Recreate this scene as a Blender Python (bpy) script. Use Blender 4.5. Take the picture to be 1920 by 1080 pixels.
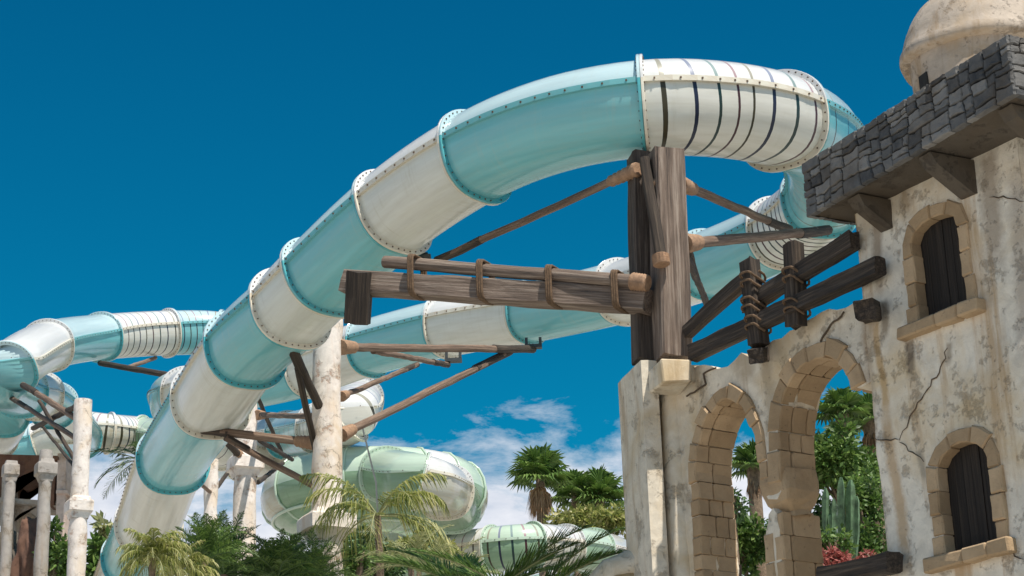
import bpy, bmesh, math, random
from mathutils import Vector, Matrix, noise
from mathutils.geometry import delaunay_2d_cdt
V = Vector; R = math.radians
rnd = random.Random(11)
for o in list(bpy.data.objects): bpy.data.objects.remove(o)
scene = bpy.context.scene
COL = scene.collection

# ---------------- camera, sky, sun, exposure ----------------
FPX = 3650.0
PITCH, ROLL = R(19.6), R(1.9)
CAM = V((0, 0, 1.6))
F_ = V((0, math.cos(PITCH), math.sin(PITCH)))
R0 = V((1, 0, 0)); U0 = V((0, -math.sin(PITCH), math.cos(PITCH)))
U_ = U0*math.cos(ROLL) + R0*math.sin(ROLL)
R_ = R0*math.cos(ROLL) - U0*math.sin(ROLL)
cd = bpy.data.cameras.new('camera'); cam = bpy.data.objects.new('camera', cd); COL.objects.link(cam)
cd.sensor_width = 36; cd.lens = FPX/1920*36; cd.clip_end = 8000; cd.clip_start = .1
cam.matrix_world = Matrix(((R_.x, U_.x, -F_.x, CAM.x), (R_.y, U_.y, -F_.y, CAM.y), (R_.z, U_.z, -F_.z, CAM.z), (0, 0, 0, 1)))
scene.camera = cam

SUN_EL = R(60); SUNH = V((.6, -.8, 0)).normalized()
SUND = V((SUNH.x*math.cos(SUN_EL), SUNH.y*math.cos(SUN_EL), math.sin(SUN_EL)))
ld = bpy.data.lights.new('sun', 'SUN'); ld.energy = 4.2; ld.angle = R(.53); ld.color = (1, .93, .83)
so = bpy.data.objects.new('sun', ld); COL.objects.link(so)
so.rotation_euler = SUND.to_track_quat('Z', 'Y').to_euler()
so.location = (0, 0, 60)

w = bpy.data.worlds.new('World'); scene.world = w; w.use_nodes = True
nt = w.node_tree; N = nt.nodes; L = nt.links
bg = N['Background']; bg.inputs[1].default_value = .1
sky = N.new('ShaderNodeTexSky'); sky.sky_type = 'NISHITA'; sky.sun_disc = False
sky.sun_elevation = SUN_EL; sky.sun_rotation = math.atan2(SUNH.x, SUNH.y)
sky.altitude = 100; sky.dust_density = .4; sky.ozone_density = 3
def mixn(nt, a, b, fac, mode='MIX'):
    m = nt.nodes.new('ShaderNodeMix'); m.data_type = 'RGBA'; m.blend_type = mode
    for s, v in ((0, fac), (6, a), (7, b)):
        if hasattr(v, 'is_linked'): nt.links.new(v, m.inputs[s])
        else: m.inputs[s].default_value = v if s == 0 else tuple(v)+(1,) if len(v) == 3 else v
    return m.outputs[2]
def ramp(nt, src, stops):
    r = nt.nodes.new('ShaderNodeValToRGB'); e = r.color_ramp.elements
    while len(e) < len(stops): e.new(.5)
    for k, (p, c) in enumerate(stops):
        e[k].position = p; e[k].color = (c, c, c, 1) if not hasattr(c, '__len__') else tuple(c)+(1,)
    nt.links.new(src, r.inputs[0]); return r.outputs[0]
def mth(nt, op, a, b=0., c=0.):
    m = nt.nodes.new('ShaderNodeMath'); m.operation = op
    for i, v in enumerate((a, b, c)):
        if hasattr(v, 'is_linked'): nt.links.new(v, m.inputs[i])
        else: m.inputs[i].default_value = v
    return m.outputs[0]
def nz(nt, vec, scale, detail=4, rough=.55, dist=0):
    n = nt.nodes.new('ShaderNodeTexNoise'); n.inputs['Scale'].default_value = scale
    n.inputs['Detail'].default_value = detail; n.inputs['Roughness'].default_value = rough; n.inputs['Distortion'].default_value = dist
    if vec is not None: nt.links.new(vec, n.inputs['Vector'])
    return n.outputs['Fac']
def mapping(nt, vec, scale=(1, 1, 1), loc=(0, 0, 0)):
    m = nt.nodes.new('ShaderNodeMapping'); m.inputs['Scale'].default_value = scale; m.inputs['Location'].default_value = loc
    nt.links.new(vec, m.inputs['Vector']); return m.outputs[0]
tc = N.new('ShaderNodeTexCoord')
sep = N.new('ShaderNodeSeparateXYZ'); L.new(tc.outputs['Generated'], sep.inputs[0])
tint = mixn(nt, sky.outputs[0], ramp(nt, sep.outputs[2], [(.18, (.008, .62, .70)), (.50, (.004, .465, .60))]), 1.0, 'MULTIPLY')
cv = mapping(nt, tc.outputs['Generated'], (9, 9, 22), (.3, .2, .65))
cn = nz(nt, cv, 1.7, 9, .62, .25)
# cloud cover grows towards the horizon
cover = mth(nt, 'MULTIPLY_ADD', sep.outputs[2], -7.5, 2.03)
cm = ramp(nt, mth(nt, 'ADD', cn, cover), [(.56, 0.), (.80, 1.)])
cn2 = nz(nt, cv, 3.1, 6, .6)
cc = ramp(nt, cn2, [(.3, (4.2, 4.7, 5.6)), (.7, (6.6, 6.7, 7.1))])
skyc = mixn(nt, tint, cc, cm)
L.new(skyc, bg.inputs[0])
scene.view_settings.view_transform = 'Standard'; scene.view_settings.look = 'None'
scene.view_settings.exposure = 0.45; scene.view_settings.gamma = 1
scene.render.engine = 'CYCLES'
scene.render.resolution_x = 1024; scene.render.resolution_y = 576

# ---------------- pixel helpers: turn a picture point and a depth (m along the view axis) into a place ----------------
def ray(px, py): return F_ + R_*((px-960)/FPX) + U_*((540-py)/FPX)
def at(px, py, d): return CAM + ray(px, py)*d
def onplane(px, py, P, n):
    r = ray(px, py); return CAM + r*((P-CAM).dot(n)/r.dot(n))

# ---------------- materials ----------------
def newmat(name):
    m = bpy.data.materials.new(name); m.use_nodes = True
    return m, m.node_tree, m.node_tree.nodes['Principled BSDF']
def coords(nt, kind='Object'):
    return nt.nodes.new('ShaderNodeTexCoord').outputs[kind]
def bump(nt, b, h, strength=.4, dist=.02):
    n = nt.nodes.new('ShaderNodeBump'); n.inputs['Strength'].default_value = strength; n.inputs['Distance'].default_value = dist
    nt.links.new(h, n.inputs['Height']); nt.links.new(n.outputs[0], b.inputs['Normal'])
def fiberglass(name, col, dirt=(.45, .38, .22), da=.35, trans=.22, rough=.17):
    m, nt, b = newmat(name)
    uv = coords(nt, 'UV')
    s1 = nz(nt, mapping(nt, uv, (1.6, 9, 1)), 1.0, 5, .6)
    s2 = nz(nt, mapping(nt, uv, (.35, 2.5, 1)), 1.6, 3)
    f = mth(nt, 'MULTIPLY', ramp(nt, s1, [(.42, 0.), (.8, 1.)]), da)
    c = mixn(nt, col, dirt, f)
    c = mixn(nt, c, tuple(min(1, x*1.25+.04) for x in col), mth(nt, 'MULTIPLY', ramp(nt, s2, [(.45, 0.), (.75, 1.)]), .45))
    drip = nz(nt, mapping(nt, uv, (7, .45, 1)), 1.3, 6, .7, .3); pat = nz(nt, mapping(nt, uv, (.6, .6, 1), (4, 2, 0)), 1.4, 4)
    c = mixn(nt, c, dirt, mth(nt, 'MULTIPLY', mth(nt, 'MULTIPLY', ramp(nt, drip, [(.52, 0.), (.68, 1.)]), ramp(nt, pat, [(.42, 0.), (.62, 1.)])), min(.7, da*1.3)))
    nt.links.new(c, b.inputs['Base Color'])
    nt.links.new(ramp(nt, s1, [(.3, rough*.8), (.8, rough*1.8)]), b.inputs['Roughness'])
    b.inputs['Coat Weight'].default_value = .5; b.inputs['Coat Roughness'].default_value = .12
    bump(nt, b, nz(nt, mapping(nt, uv, (1.2, 3, 1)), 1.5, 2), .12, .05)
    tr = nt.nodes.new('ShaderNodeBsdfTranslucent'); nt.links.new(c, tr.inputs[0])
    mx = nt.nodes.new('ShaderNodeMixShader'); mx.inputs[0].default_value = trans
    nt.links.new(b.outputs[0], mx.inputs[1]); nt.links.new(tr.outputs[0], mx.inputs[2])
    nt.links.new(mx.outputs[0], nt.nodes['Material Output'].inputs[0])
    return m
M = {}
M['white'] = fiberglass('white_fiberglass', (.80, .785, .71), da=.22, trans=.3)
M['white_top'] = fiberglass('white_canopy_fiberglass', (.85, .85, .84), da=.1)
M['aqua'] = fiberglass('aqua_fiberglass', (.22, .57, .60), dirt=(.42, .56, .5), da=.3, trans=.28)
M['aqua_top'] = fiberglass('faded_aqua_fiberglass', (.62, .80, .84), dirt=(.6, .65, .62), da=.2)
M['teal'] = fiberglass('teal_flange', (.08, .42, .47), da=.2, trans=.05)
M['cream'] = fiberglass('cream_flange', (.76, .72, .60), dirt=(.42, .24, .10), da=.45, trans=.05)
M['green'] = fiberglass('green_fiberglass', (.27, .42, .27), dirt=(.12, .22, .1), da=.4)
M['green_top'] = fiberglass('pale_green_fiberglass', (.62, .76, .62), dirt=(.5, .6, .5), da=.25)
M['gwhite'] = fiberglass('aged_white_fiberglass', (.60, .60, .52), dirt=(.45, .28, .06), da=.5)
def plain(name, col, rough=.7, var=.3, scale=8, bs=.3, bd=.01, metal=0):
    m, nt, b = newmat(name); n = nz(nt, coords(nt), scale, 6, .6)
    nt.links.new(mixn(nt, tuple(c*(1-var) for c in col), tuple(min(1, c*(1+var)) for c in col), ramp(nt, n, [(.3, 0.), (.7, 1.)])), b.inputs['Base Color'])
    b.inputs['Roughness'].default_value = rough; b.inputs['Metallic'].default_value = metal
    if bs: bump(nt, b, nz(nt, coords(nt), scale*3, 5), bs, bd)
    return m
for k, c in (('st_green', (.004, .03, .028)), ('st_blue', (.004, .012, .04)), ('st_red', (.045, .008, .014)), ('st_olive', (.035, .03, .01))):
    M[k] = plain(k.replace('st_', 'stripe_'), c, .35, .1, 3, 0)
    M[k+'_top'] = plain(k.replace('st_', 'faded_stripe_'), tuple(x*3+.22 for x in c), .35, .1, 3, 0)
M['bolt'] = plain('rusty_bolt', (.10, .06, .035), .6, .5, 30, 0)
M['steel'] = plain('dark_steel', (.04, .045, .045), .5, .3, 12, .2)
M['socket'] = plain('tan_rope_sleeve', (.33, .20, .12), .75, .3, 14, .6, .02)
M['rope'] = plain('brown_rope', (.13, .08, .045), .9, .4, 30, .8, .01)
def wood(name, lo, mid, hi):
    m, nt, b = newmat(name); o = coords(nt)
    g = nz(nt, mapping(nt, o, (18, 18, .55)), 1.5, 10, .72, .15)
    g2 = nz(nt, mapping(nt, o, (2.2, 2.2, .5)), 1.4, 4)
    c = ramp(nt, g, [(.33, lo), (.5, mid), (.68, hi)])
    c = mixn(nt, c, lo, mth(nt, 'MULTIPLY', ramp(nt, g2, [(.45, 0.), (.7, 1.)]), .45))
    nt.links.new(c, b.inputs['Base Color']); b.inputs['Roughness'].default_value = .85
    bump(nt, b, g, .9, .03); return m
M['wood'] = wood('weathered_timber', (.055, .04, .032), (.20, .145, .11), (.40, .33, .27))
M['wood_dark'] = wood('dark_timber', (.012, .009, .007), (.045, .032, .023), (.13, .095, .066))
M['wood_shaded'] = wood('shaded_brown_timber', (.02, .015, .012), (.075, .055, .042), (.19, .15, .12))  # darker timber for the left post: its shade is put into the colour
M['shutter'] = wood('dark_shutter_boards', (.008, .006, .005), (.022, .016, .012), (.05, .038, .028))
M['pole'] = wood('brown_pole', (.07, .045, .03), (.20, .13, .09), (.36, .27, .2))
def plaster(name, base, brown=(.33, .21, .10), dark=(.09, .07, .05), pits=.5, streak=.5, crack=.0):
    m, nt, b = newmat(name); o = coords(nt)
    big = nz(nt, o, .9, 6, .62, .4)
    st = nz(nt, mapping(nt, o, (2.4, 2.4, .25)), 1.3, 6, .65)
    med = nz(nt, o, 5, 9, .72, .3)
    spot = nz(nt, mapping(nt, o, (1, 1, 1), (5, 3, 1)), 3.2, 10, .78)
    c = mixn(nt, tuple(x*.78 for x in base), base, ramp(nt, med, [(.35, 0.), (.6, 1.)]))
    c = mixn(nt, c, (base[0]*.80, base[1]*.68, base[2]*.50), ramp(nt, big, [(.48, 0.), (.66, .9)]))
    c = mixn(nt, c, brown, mth(nt, 'MULTIPLY', ramp(nt, st, [(.54, 0.), (.68, 1.)]), streak))
    c = mixn(nt, c, brown, mth(nt, 'MULTIPLY', ramp(nt, spot, [(.57, 0.), (.62, 1.)]), pits*.75))
    c = mixn(nt, c, dark, mth(nt, 'MULTIPLY', ramp(nt, spot, [(.67, 0.), (.71, 1.)]), pits*.8))
    h = mth(nt, 'ADD', mth(nt, 'MULTIPLY', med, .6), mth(nt, 'MULTIPLY', ramp(nt, spot, [(.55, 1.), (.64, 0.)]), .8))
    if crack:
        vo = nt.nodes.new('ShaderNodeTexVoronoi'); vo.feature = 'DISTANCE_TO_EDGE'; vo.inputs['Scale'].default_value = crack
        wv = nt.nodes.new('ShaderNodeVectorMath'); wv.operation = 'ADD'
        nn = nt.nodes.new('ShaderNodeTexNoise'); nn.inputs['Scale'].default_value = 2.5; nn.inputs['Detail'].default_value = 6
        nt.links.new(o, nn.inputs['Vector']); nt.links.new(o, wv.inputs[0]); nt.links.new(nn.outputs['Color'], wv.inputs[1]); nt.links.new(wv.outputs[0], vo.inputs['Vector'])
        k = ramp(nt, vo.outputs['Distance'], [(0., 1.), (.035, 0.)])
        k = mth(nt, 'MULTIPLY', k, ramp(nt, big, [(.45, 0.), (.6, 1.)]))
        c = mixn(nt, c, dark, mth(nt, 'MULTIPLY', k, .6))
    nt.links.new(c, b.inputs['Base Color']); b.inputs['Roughness'].default_value = .93
    bump(nt, b, h, .7, .03); return m
M['plaster'] = plaster('weathered_plaster', (.72, .65, .53), brown=(.38, .26, .14), dark=(.16, .12, .08), streak=.65)
M['column'] = plaster('pitted_column_plaster', (.84, .76, .69), brown=(.50, .27, .16), pits=.85, streak=.4, crack=1.6)
M['column_grey'] = plaster('grey_column_plaster', (.40, .365, .33), brown=(.30, .2, .13), pits=.5, streak=.5, crack=1.2)
M['pink_stone'] = plaster('pinkish_plaster', (.62, .50, .44), brown=(.4, .22, .14), pits=.5, streak=.4)
M['dome'] = plaster('dome_plaster', (.50, .42, .34), brown=(.30, .20, .11), pits=.6, streak=.85)
M['rust_rock'] = plaster('dark_rusty_stucco', (.17, .09, .06), brown=(.10, .04, .03), pits=.5, streak=.6)
M['crack'] = plain('crack_filler', (.10, .07, .045), .95, .3, 9, 0)
M['stain'] = plaster('ochre_stained_plaster', (.50, .36, .20), brown=(.38, .22, .08), pits=.4, streak=.8)
def blocks(name, lo, hi, moss=(.2, .13, .07), ma=.35, sc=4):
    m, nt, b = newmat(name); o = coords(nt)
    g = nt.nodes.new('ShaderNodeNewGeometry')
    n = nz(nt, o, sc, 8, .7); n2 = nz(nt, o, sc*.35, 4)
    c = mixn(nt, lo, hi, ramp(nt, mth(nt, 'ADD', mth(nt, 'MULTIPLY', g.outputs['Random Per Island'], .55), mth(nt, 'MULTIPLY', n, .6)), [(.2, 0.), (.95, 1.)]))
    c = mixn(nt, c, moss, mth(nt, 'MULTIPLY', ramp(nt, n2, [(.48, 0.), (.66, 1.)]), ma))
    c = mixn(nt, c, tuple(x*.35 for x in lo), ramp(nt, nz(nt, o, sc*2.3, 9, .75), [(.6, 0.), (.68, .8)]))
    nt.links.new(c, b.inputs['Base Color']); b.inputs['Roughness'].default_value = .93
    bump(nt, b, nz(nt, o, sc*2.5, 9, .7), .7, .02); return m
M['sandstone'] = blocks('sandstone_blocks', (.31, .21, .115), (.54, .39, .24), sc=6)
M['darkstone'] = blocks('dark_grey_stone', (.024, .027, .032), (.26, .25, .235), moss=(.09, .065, .04), ma=.4, sc=6)
M['mortar'] = plain('dark_mortar', (.02, .02, .02), .95, .3, 10, .4)
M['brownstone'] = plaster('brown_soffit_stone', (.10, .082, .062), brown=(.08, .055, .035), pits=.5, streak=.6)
def leafm(name, a, b_, tr=.35, rough=.5, hi=None):
    m, nt, b = newmat(name)
    g = nt.nodes.new('ShaderNodeNewGeometry')
    f = mth(nt, 'ADD', mth(nt, 'MULTIPLY', g.outputs['Random Per Island'], .7), mth(nt, 'MULTIPLY', nz(nt, coords(nt), 1.3, 3), .5))
    c = ramp(nt, f, [(.2, a), (.85, b_)]) if hi is None else ramp(nt, f, [(.2, a), (.7, b_), (.95, hi)])
    nt.links.new(c, b.inputs['Base Color']); b.inputs['Roughness'].default_value = rough
    t = nt.nodes.new('ShaderNodeBsdfTranslucent'); nt.links.new(c, t.inputs[0])
    mx = nt.nodes.new('ShaderNodeMixShader'); mx.inputs[0].default_value = tr
    nt.links.new(b.outputs[0], mx.inputs[1]); nt.links.new(t.outputs[0], mx.inputs[2])
    nt.links.new(mx.outputs[0], nt.nodes['Material Output'].inputs[0]); return m
M['lf_dark'] = leafm('dark_green_leaves', (.018, .05, .018), (.075, .15, .04), .25, hi=(.15, .24, .06))
M['lf_mid'] = leafm('mid_green_leaves', (.03, .07, .015), (.12, .22, .04), .3, hi=(.22, .32, .08))
M['lf_yel'] = leafm('yellow_green_leaves', (.08, .12, .02), (.34, .36, .09), .35, hi=(.55, .50, .22))
M['lf_pale'] = leafm('pale_fronds', (.20, .24, .09), (.50, .50, .26), .35)
M['lf_palm'] = leafm('palm_green', (.03, .08, .015), (.14, .24, .045), .25, hi=(.2, .28, .07))
M['lf_dry'] = leafm('dry_palm_skirt', (.30, .17, .08), (.62, .42, .26), .2, .8)
M['lf_red'] = leafm('red_bracts', (.28, .06, .05), (.50, .17, .14), .3)
M['cactus'] = plain('cactus_skin', (.11, .19, .10), .6, .55, 7, .4)
M['bark'] = plain('palm_bark', (.22, .16, .11), .95, .45, 14, .9, .03)
M['cable'] = plain('grey_cable', (.35, .35, .33), .6, .1, 5, 0)
M['ground'] = plain('sandy_ground', (.43, .40, .35), .95, .2, .6, .3)

# ---------------- mesh building ----------------
class MB:
    def __init__(s): s.v = []; s.f = []; s.m = []; s.s = []; s.uv = {}
    def add(s, vs, fs, mi=0, smooth=False, uvs=None):
        b = len(s.v); s.v.extend(vs)
        for k, f in enumerate(fs):
            if uvs: s.uv[len(s.f)] = uvs[k]
            s.f.append([b+i for i in f]); s.m.append(mi); s.s.append(smooth)
    def box(s, o, X, Y, Z, mi=0, jit=0, r=rnd):      # o = centre, X/Y/Z half vectors
        vs = []
        for i in (-1, 1):
            for j in (-1, 1):
                for k in (-1, 1):
                    p = o+X*i+Y*j+Z*k
                    if jit: p = p+V((r.uniform(-jit, jit), r.uniform(-jit, jit), r.uniform(-jit, jit)))
                    vs.append(p)
        s.add(vs, [(0, 1, 3, 2), (4, 6, 7, 5), (0, 4, 5, 1), (2, 3, 7, 6), (0, 2, 6, 4), (1, 5, 7, 3)], mi)
    def chamfer_box(s, o, X, Y, Z, c=.15, mi=0, jit=0, r=rnd):   # box with inset front/back (pillowed stone)
        hx, hy, hz = X.length, Y.length, Z.length; x, y, z = X.normalized(), Y.normalized(), Z.normalized()
        e = min(hx, hy, hz)*c; vs = []
        J = lambda: V((r.uniform(-jit, jit), r.uniform(-jit, jit), r.uniform(-jit, jit))) if jit else V()
        for i in (-1, 1):
            for j in (-1, 1):
                for k in (-1, 1):
                    d = J()
                    vs += [o+x*i*hx+y*j*(hy-e)+z*k*(hz-e)+d, o+x*i*(hx-e)+y*j*hy+z*k*(hz-e)+d, o+x*i*(hx-e)+y*j*(hy-e)+z*k*hz+d]
        bm = bmesh.new(); q = [bm.verts.new(p) for p in vs]
        res = bmesh.ops.convex_hull(bm, input=q); bm.verts.index_update()
        s.add([v.co.copy() for v in bm.verts], [[v.index for v in f.verts] for f in bm.faces], mi); bm.free()
    def tube(s, pts, rad, n=8, mi=0, caps=True, smooth=True):
        rings = []; pts = [V(p) for p in pts]; up = None
        for i, p in enumerate(pts):
            t = (pts[min(i+1, len(pts)-1)]-pts[max(i-1, 0)]).normalized()
            if up is None: up = t.orthogonal().normalized()
            up = (up-t*up.dot(t)).normalized(); sd = t.cross(up)
            rr = rad[i] if hasattr(rad, '__len__') else rad
            rings.append([p+(up*math.cos(2*math.pi*k/n)+sd*math.sin(2*math.pi*k/n))*rr for k in range(n)])
        vs = [p for r in rings for p in r]; fs = []
        for i in range(len(rings)-1):
            for k in range(n): fs.append((i*n+k, i*n+(k+1) % n, (i+1)*n+(k+1) % n, (i+1)*n+k))
        s.add(vs, fs, mi, smooth)
        if caps: s.add(rings[0], [list(range(n))[::-1]], mi); s.add(rings[-1], [list(range(n))], mi)
    def lathe(s, o, prof, n=24, mi=0, smooth=True, jit=0, seed=0, sq=0, rot=0):   # prof = [(r,z)]
        vs = []; fs = []
        for i, (r, z) in enumerate(prof):
            for k in range(n):
                a = 2*math.pi*k/n+rot; rr = r
                if sq: rr = r/max(abs(math.cos(a-rot)), abs(math.sin(a-rot)))**sq
                p = o+V((math.cos(a)*rr, math.sin(a)*rr, z))
                if jit: p = p+V((math.cos(a), math.sin(a), 0))*noise.noise(p*2.3+V((seed, 0, 0)))*jit
                vs.append(p)
        for i in range(len(prof)-1):
            for k in range(n): fs.append((i*n+k, i*n+(k+1) % n, (i+1)*n+(k+1) % n, (i+1)*n+k))
        s.add(vs, fs, mi, smooth)
        s.add(vs[-n:], [list(range(n))], mi)
    def build(s, name, mats, parent=None, origin=None, M4=None):
        if not isinstance(mats, (list, tuple)): mats = [mats]
        if M4 is None:
            if origin is None: origin = parent.location.copy() if parent else V((0, 0, 0))
            M4 = Matrix.Translation(origin); vs = [p-origin for p in s.v]
        else: vs = s.v
        me = bpy.data.meshes.new(name); me.from_pydata(vs, [], s.f)
        for m in mats: me.materials.append(m)
        me.polygons.foreach_set('material_index', s.m); me.polygons.foreach_set('use_smooth', s.s)
        if s.uv:
            l = me.uv_layers.new(name='UVMap').data; k = 0
            for i, f in enumerate(s.f):
                u = s.uv.get(i)
                for j in range(len(f)):
                    if u: l[k].uv = u[j]
                    k += 1
        me.update()
        o = bpy.data.objects.new(name, me); COL.objects.link(o); put(o, M4, parent); return o
WM = {}
def put(o, M4, parent):
    WM[o] = M4
    if parent: o.parent = parent; o.matrix_local = WM[parent].inverted() @ M4
    else: o.matrix_world = M4
def tag(o, label=None, cat=None, group=None, kind=None):
    if label: o['label'] = label
    if cat: o['category'] = cat
    if group: o['group'] = group
    if kind: o['kind'] = kind
    return o
def thing(name, loc, label, cat, group=None):
    o = bpy.data.objects.new(name, None); COL.objects.link(o); o.location = loc; WM[o] = Matrix.Translation(loc)
    o.empty_display_size = .3
    return tag(o, label, cat, group)
def frame(A, B, up=V((0, 0, 1))):
    z = (B-A).normalized(); x = up.cross(z)
    if x.length < .05: x = V((1, 0, 0)).cross(z)
    x.normalize(); y = z.cross(x)
    return Matrix(((x.x, y.x, z.x, A.x), (x.y, y.y, z.y, A.y), (x.z, y.z, z.z, A.z), (0, 0, 0, 1)))
def beam(name, A, B, w, h, mat, parent, up=V((0, 0, 1)), jit=.012, seed=0, face=None):   # w across, h along up
    Lg = (B-A).length; m4 = frame(A, B, up) if face is None else face; n = max(2, int(Lg/.35)); mb = MB(); r = random.Random(seed*7+int(Lg*100)); vs = []; fs = []
    prof = [(-.5, -.42), (-.42, -.5), (0, -.5), (.42, -.5), (.5, -.42), (.5, 0), (.5, .42), (.42, .5), (0, .5), (-.42, .5), (-.5, .42), (-.5, 0)]
    k = len(prof)
    for i in range(n+1):
        z = Lg*i/n
        for (a, b) in prof: vs.append(V((a*w+r.uniform(-jit, jit), b*h+r.uniform(-jit, jit), z+(r.uniform(-jit, jit)*1.5 if i in (0, n) else 0))))
    for i in range(n):
        for j in range(k): fs.append((i*k+j, i*k+(j+1) % k, (i+1)*k+(j+1) % k, (i+1)*k+j))
    fs.append(list(range(k))[::-1]); fs.append([n*k+j for j in range(k)])
    mb.add(vs, fs); return mb.build(name, mat, parent, M4=m4)
def pole(name, A, B, r, mat, parent, n=10):
    m4 = frame(A, B); mb = MB(); Lg = (B-A).length; k = max(2, int(Lg/.4)); q = random.Random(int(Lg*77))
    mb.tube([V((q.uniform(-.008, .008), q.uniform(-.008, .008), Lg*i/k)) for i in range(k+1)], r, n)
    return mb.build(name, mat, parent, M4=m4)
def sleeve(name, A, B, r0, r1, parent, mat=None):        # roped socket at a brace's foot: swelling rings
    m4 = frame(A, B); mb = MB(); Lg = (B-A).length; pr = []; k = 12
    for i in range(k+1):
        t = i/k; pr.append(r0+(r1-r0)*t+(.012 if i % 2 else -.006))
    mb.tube([V((0, 0, Lg*i/k)) for i in range(k+1)], pr, 12)
    return mb.build(name, mat or M['socket'], parent, M4=m4)
def brace(A, B, r, parent, dark=0., sock=.35, mat='pole', square=False, darkA=0.):
    """pole from its foot A to its head B; dark = painted dark length share at head"""
    p = beam('brace', A, B, r*2, r*2, M[mat], parent) if square else pole('brace', A, B, r, M[mat], parent)
    if mat == 'pole' and (B-A).length > 1.5:
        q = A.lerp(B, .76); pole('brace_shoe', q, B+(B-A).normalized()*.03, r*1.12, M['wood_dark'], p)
    if sock: sleeve('brace_socket', A-(B-A).normalized()*.03, A+(B-A).normalized()*sock, r*1.7, r*1.2, p)
    return p

# ---------------- tube slides ----------------
STR = ['st_olive', 'st_blue', 'st_green', 'st_red']
def catmull(P, i, t):
    p0 = P[i-1] if i > 0 else P[i]*2-P[i+1]; p1 = P[i]; p2 = P[i+1]; p3 = P[i+2] if i+2 < len(P) else P[i+1]*2-P[i]
    return .5*((2*p1)+(p2-p0)*t+(2*p0-5*p1+4*p2-p3)*t*t+(3*p1-p0-3*p2+p3)*t*t*t)
def bm_merge(mb):
    # weld coincident ring rows so shading is smooth
    key = {}; mp = []; nv = []
    for p in mb.v:
        k = (round(p.x, 4), round(p.y, 4), round(p.z, 4))
        if k not in key: key[k] = len(nv); nv.append(p)
        mp.append(key[k])
    mb.v = nv; mb.f = [[mp[i] for i in f] for f in mb.f]


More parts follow.
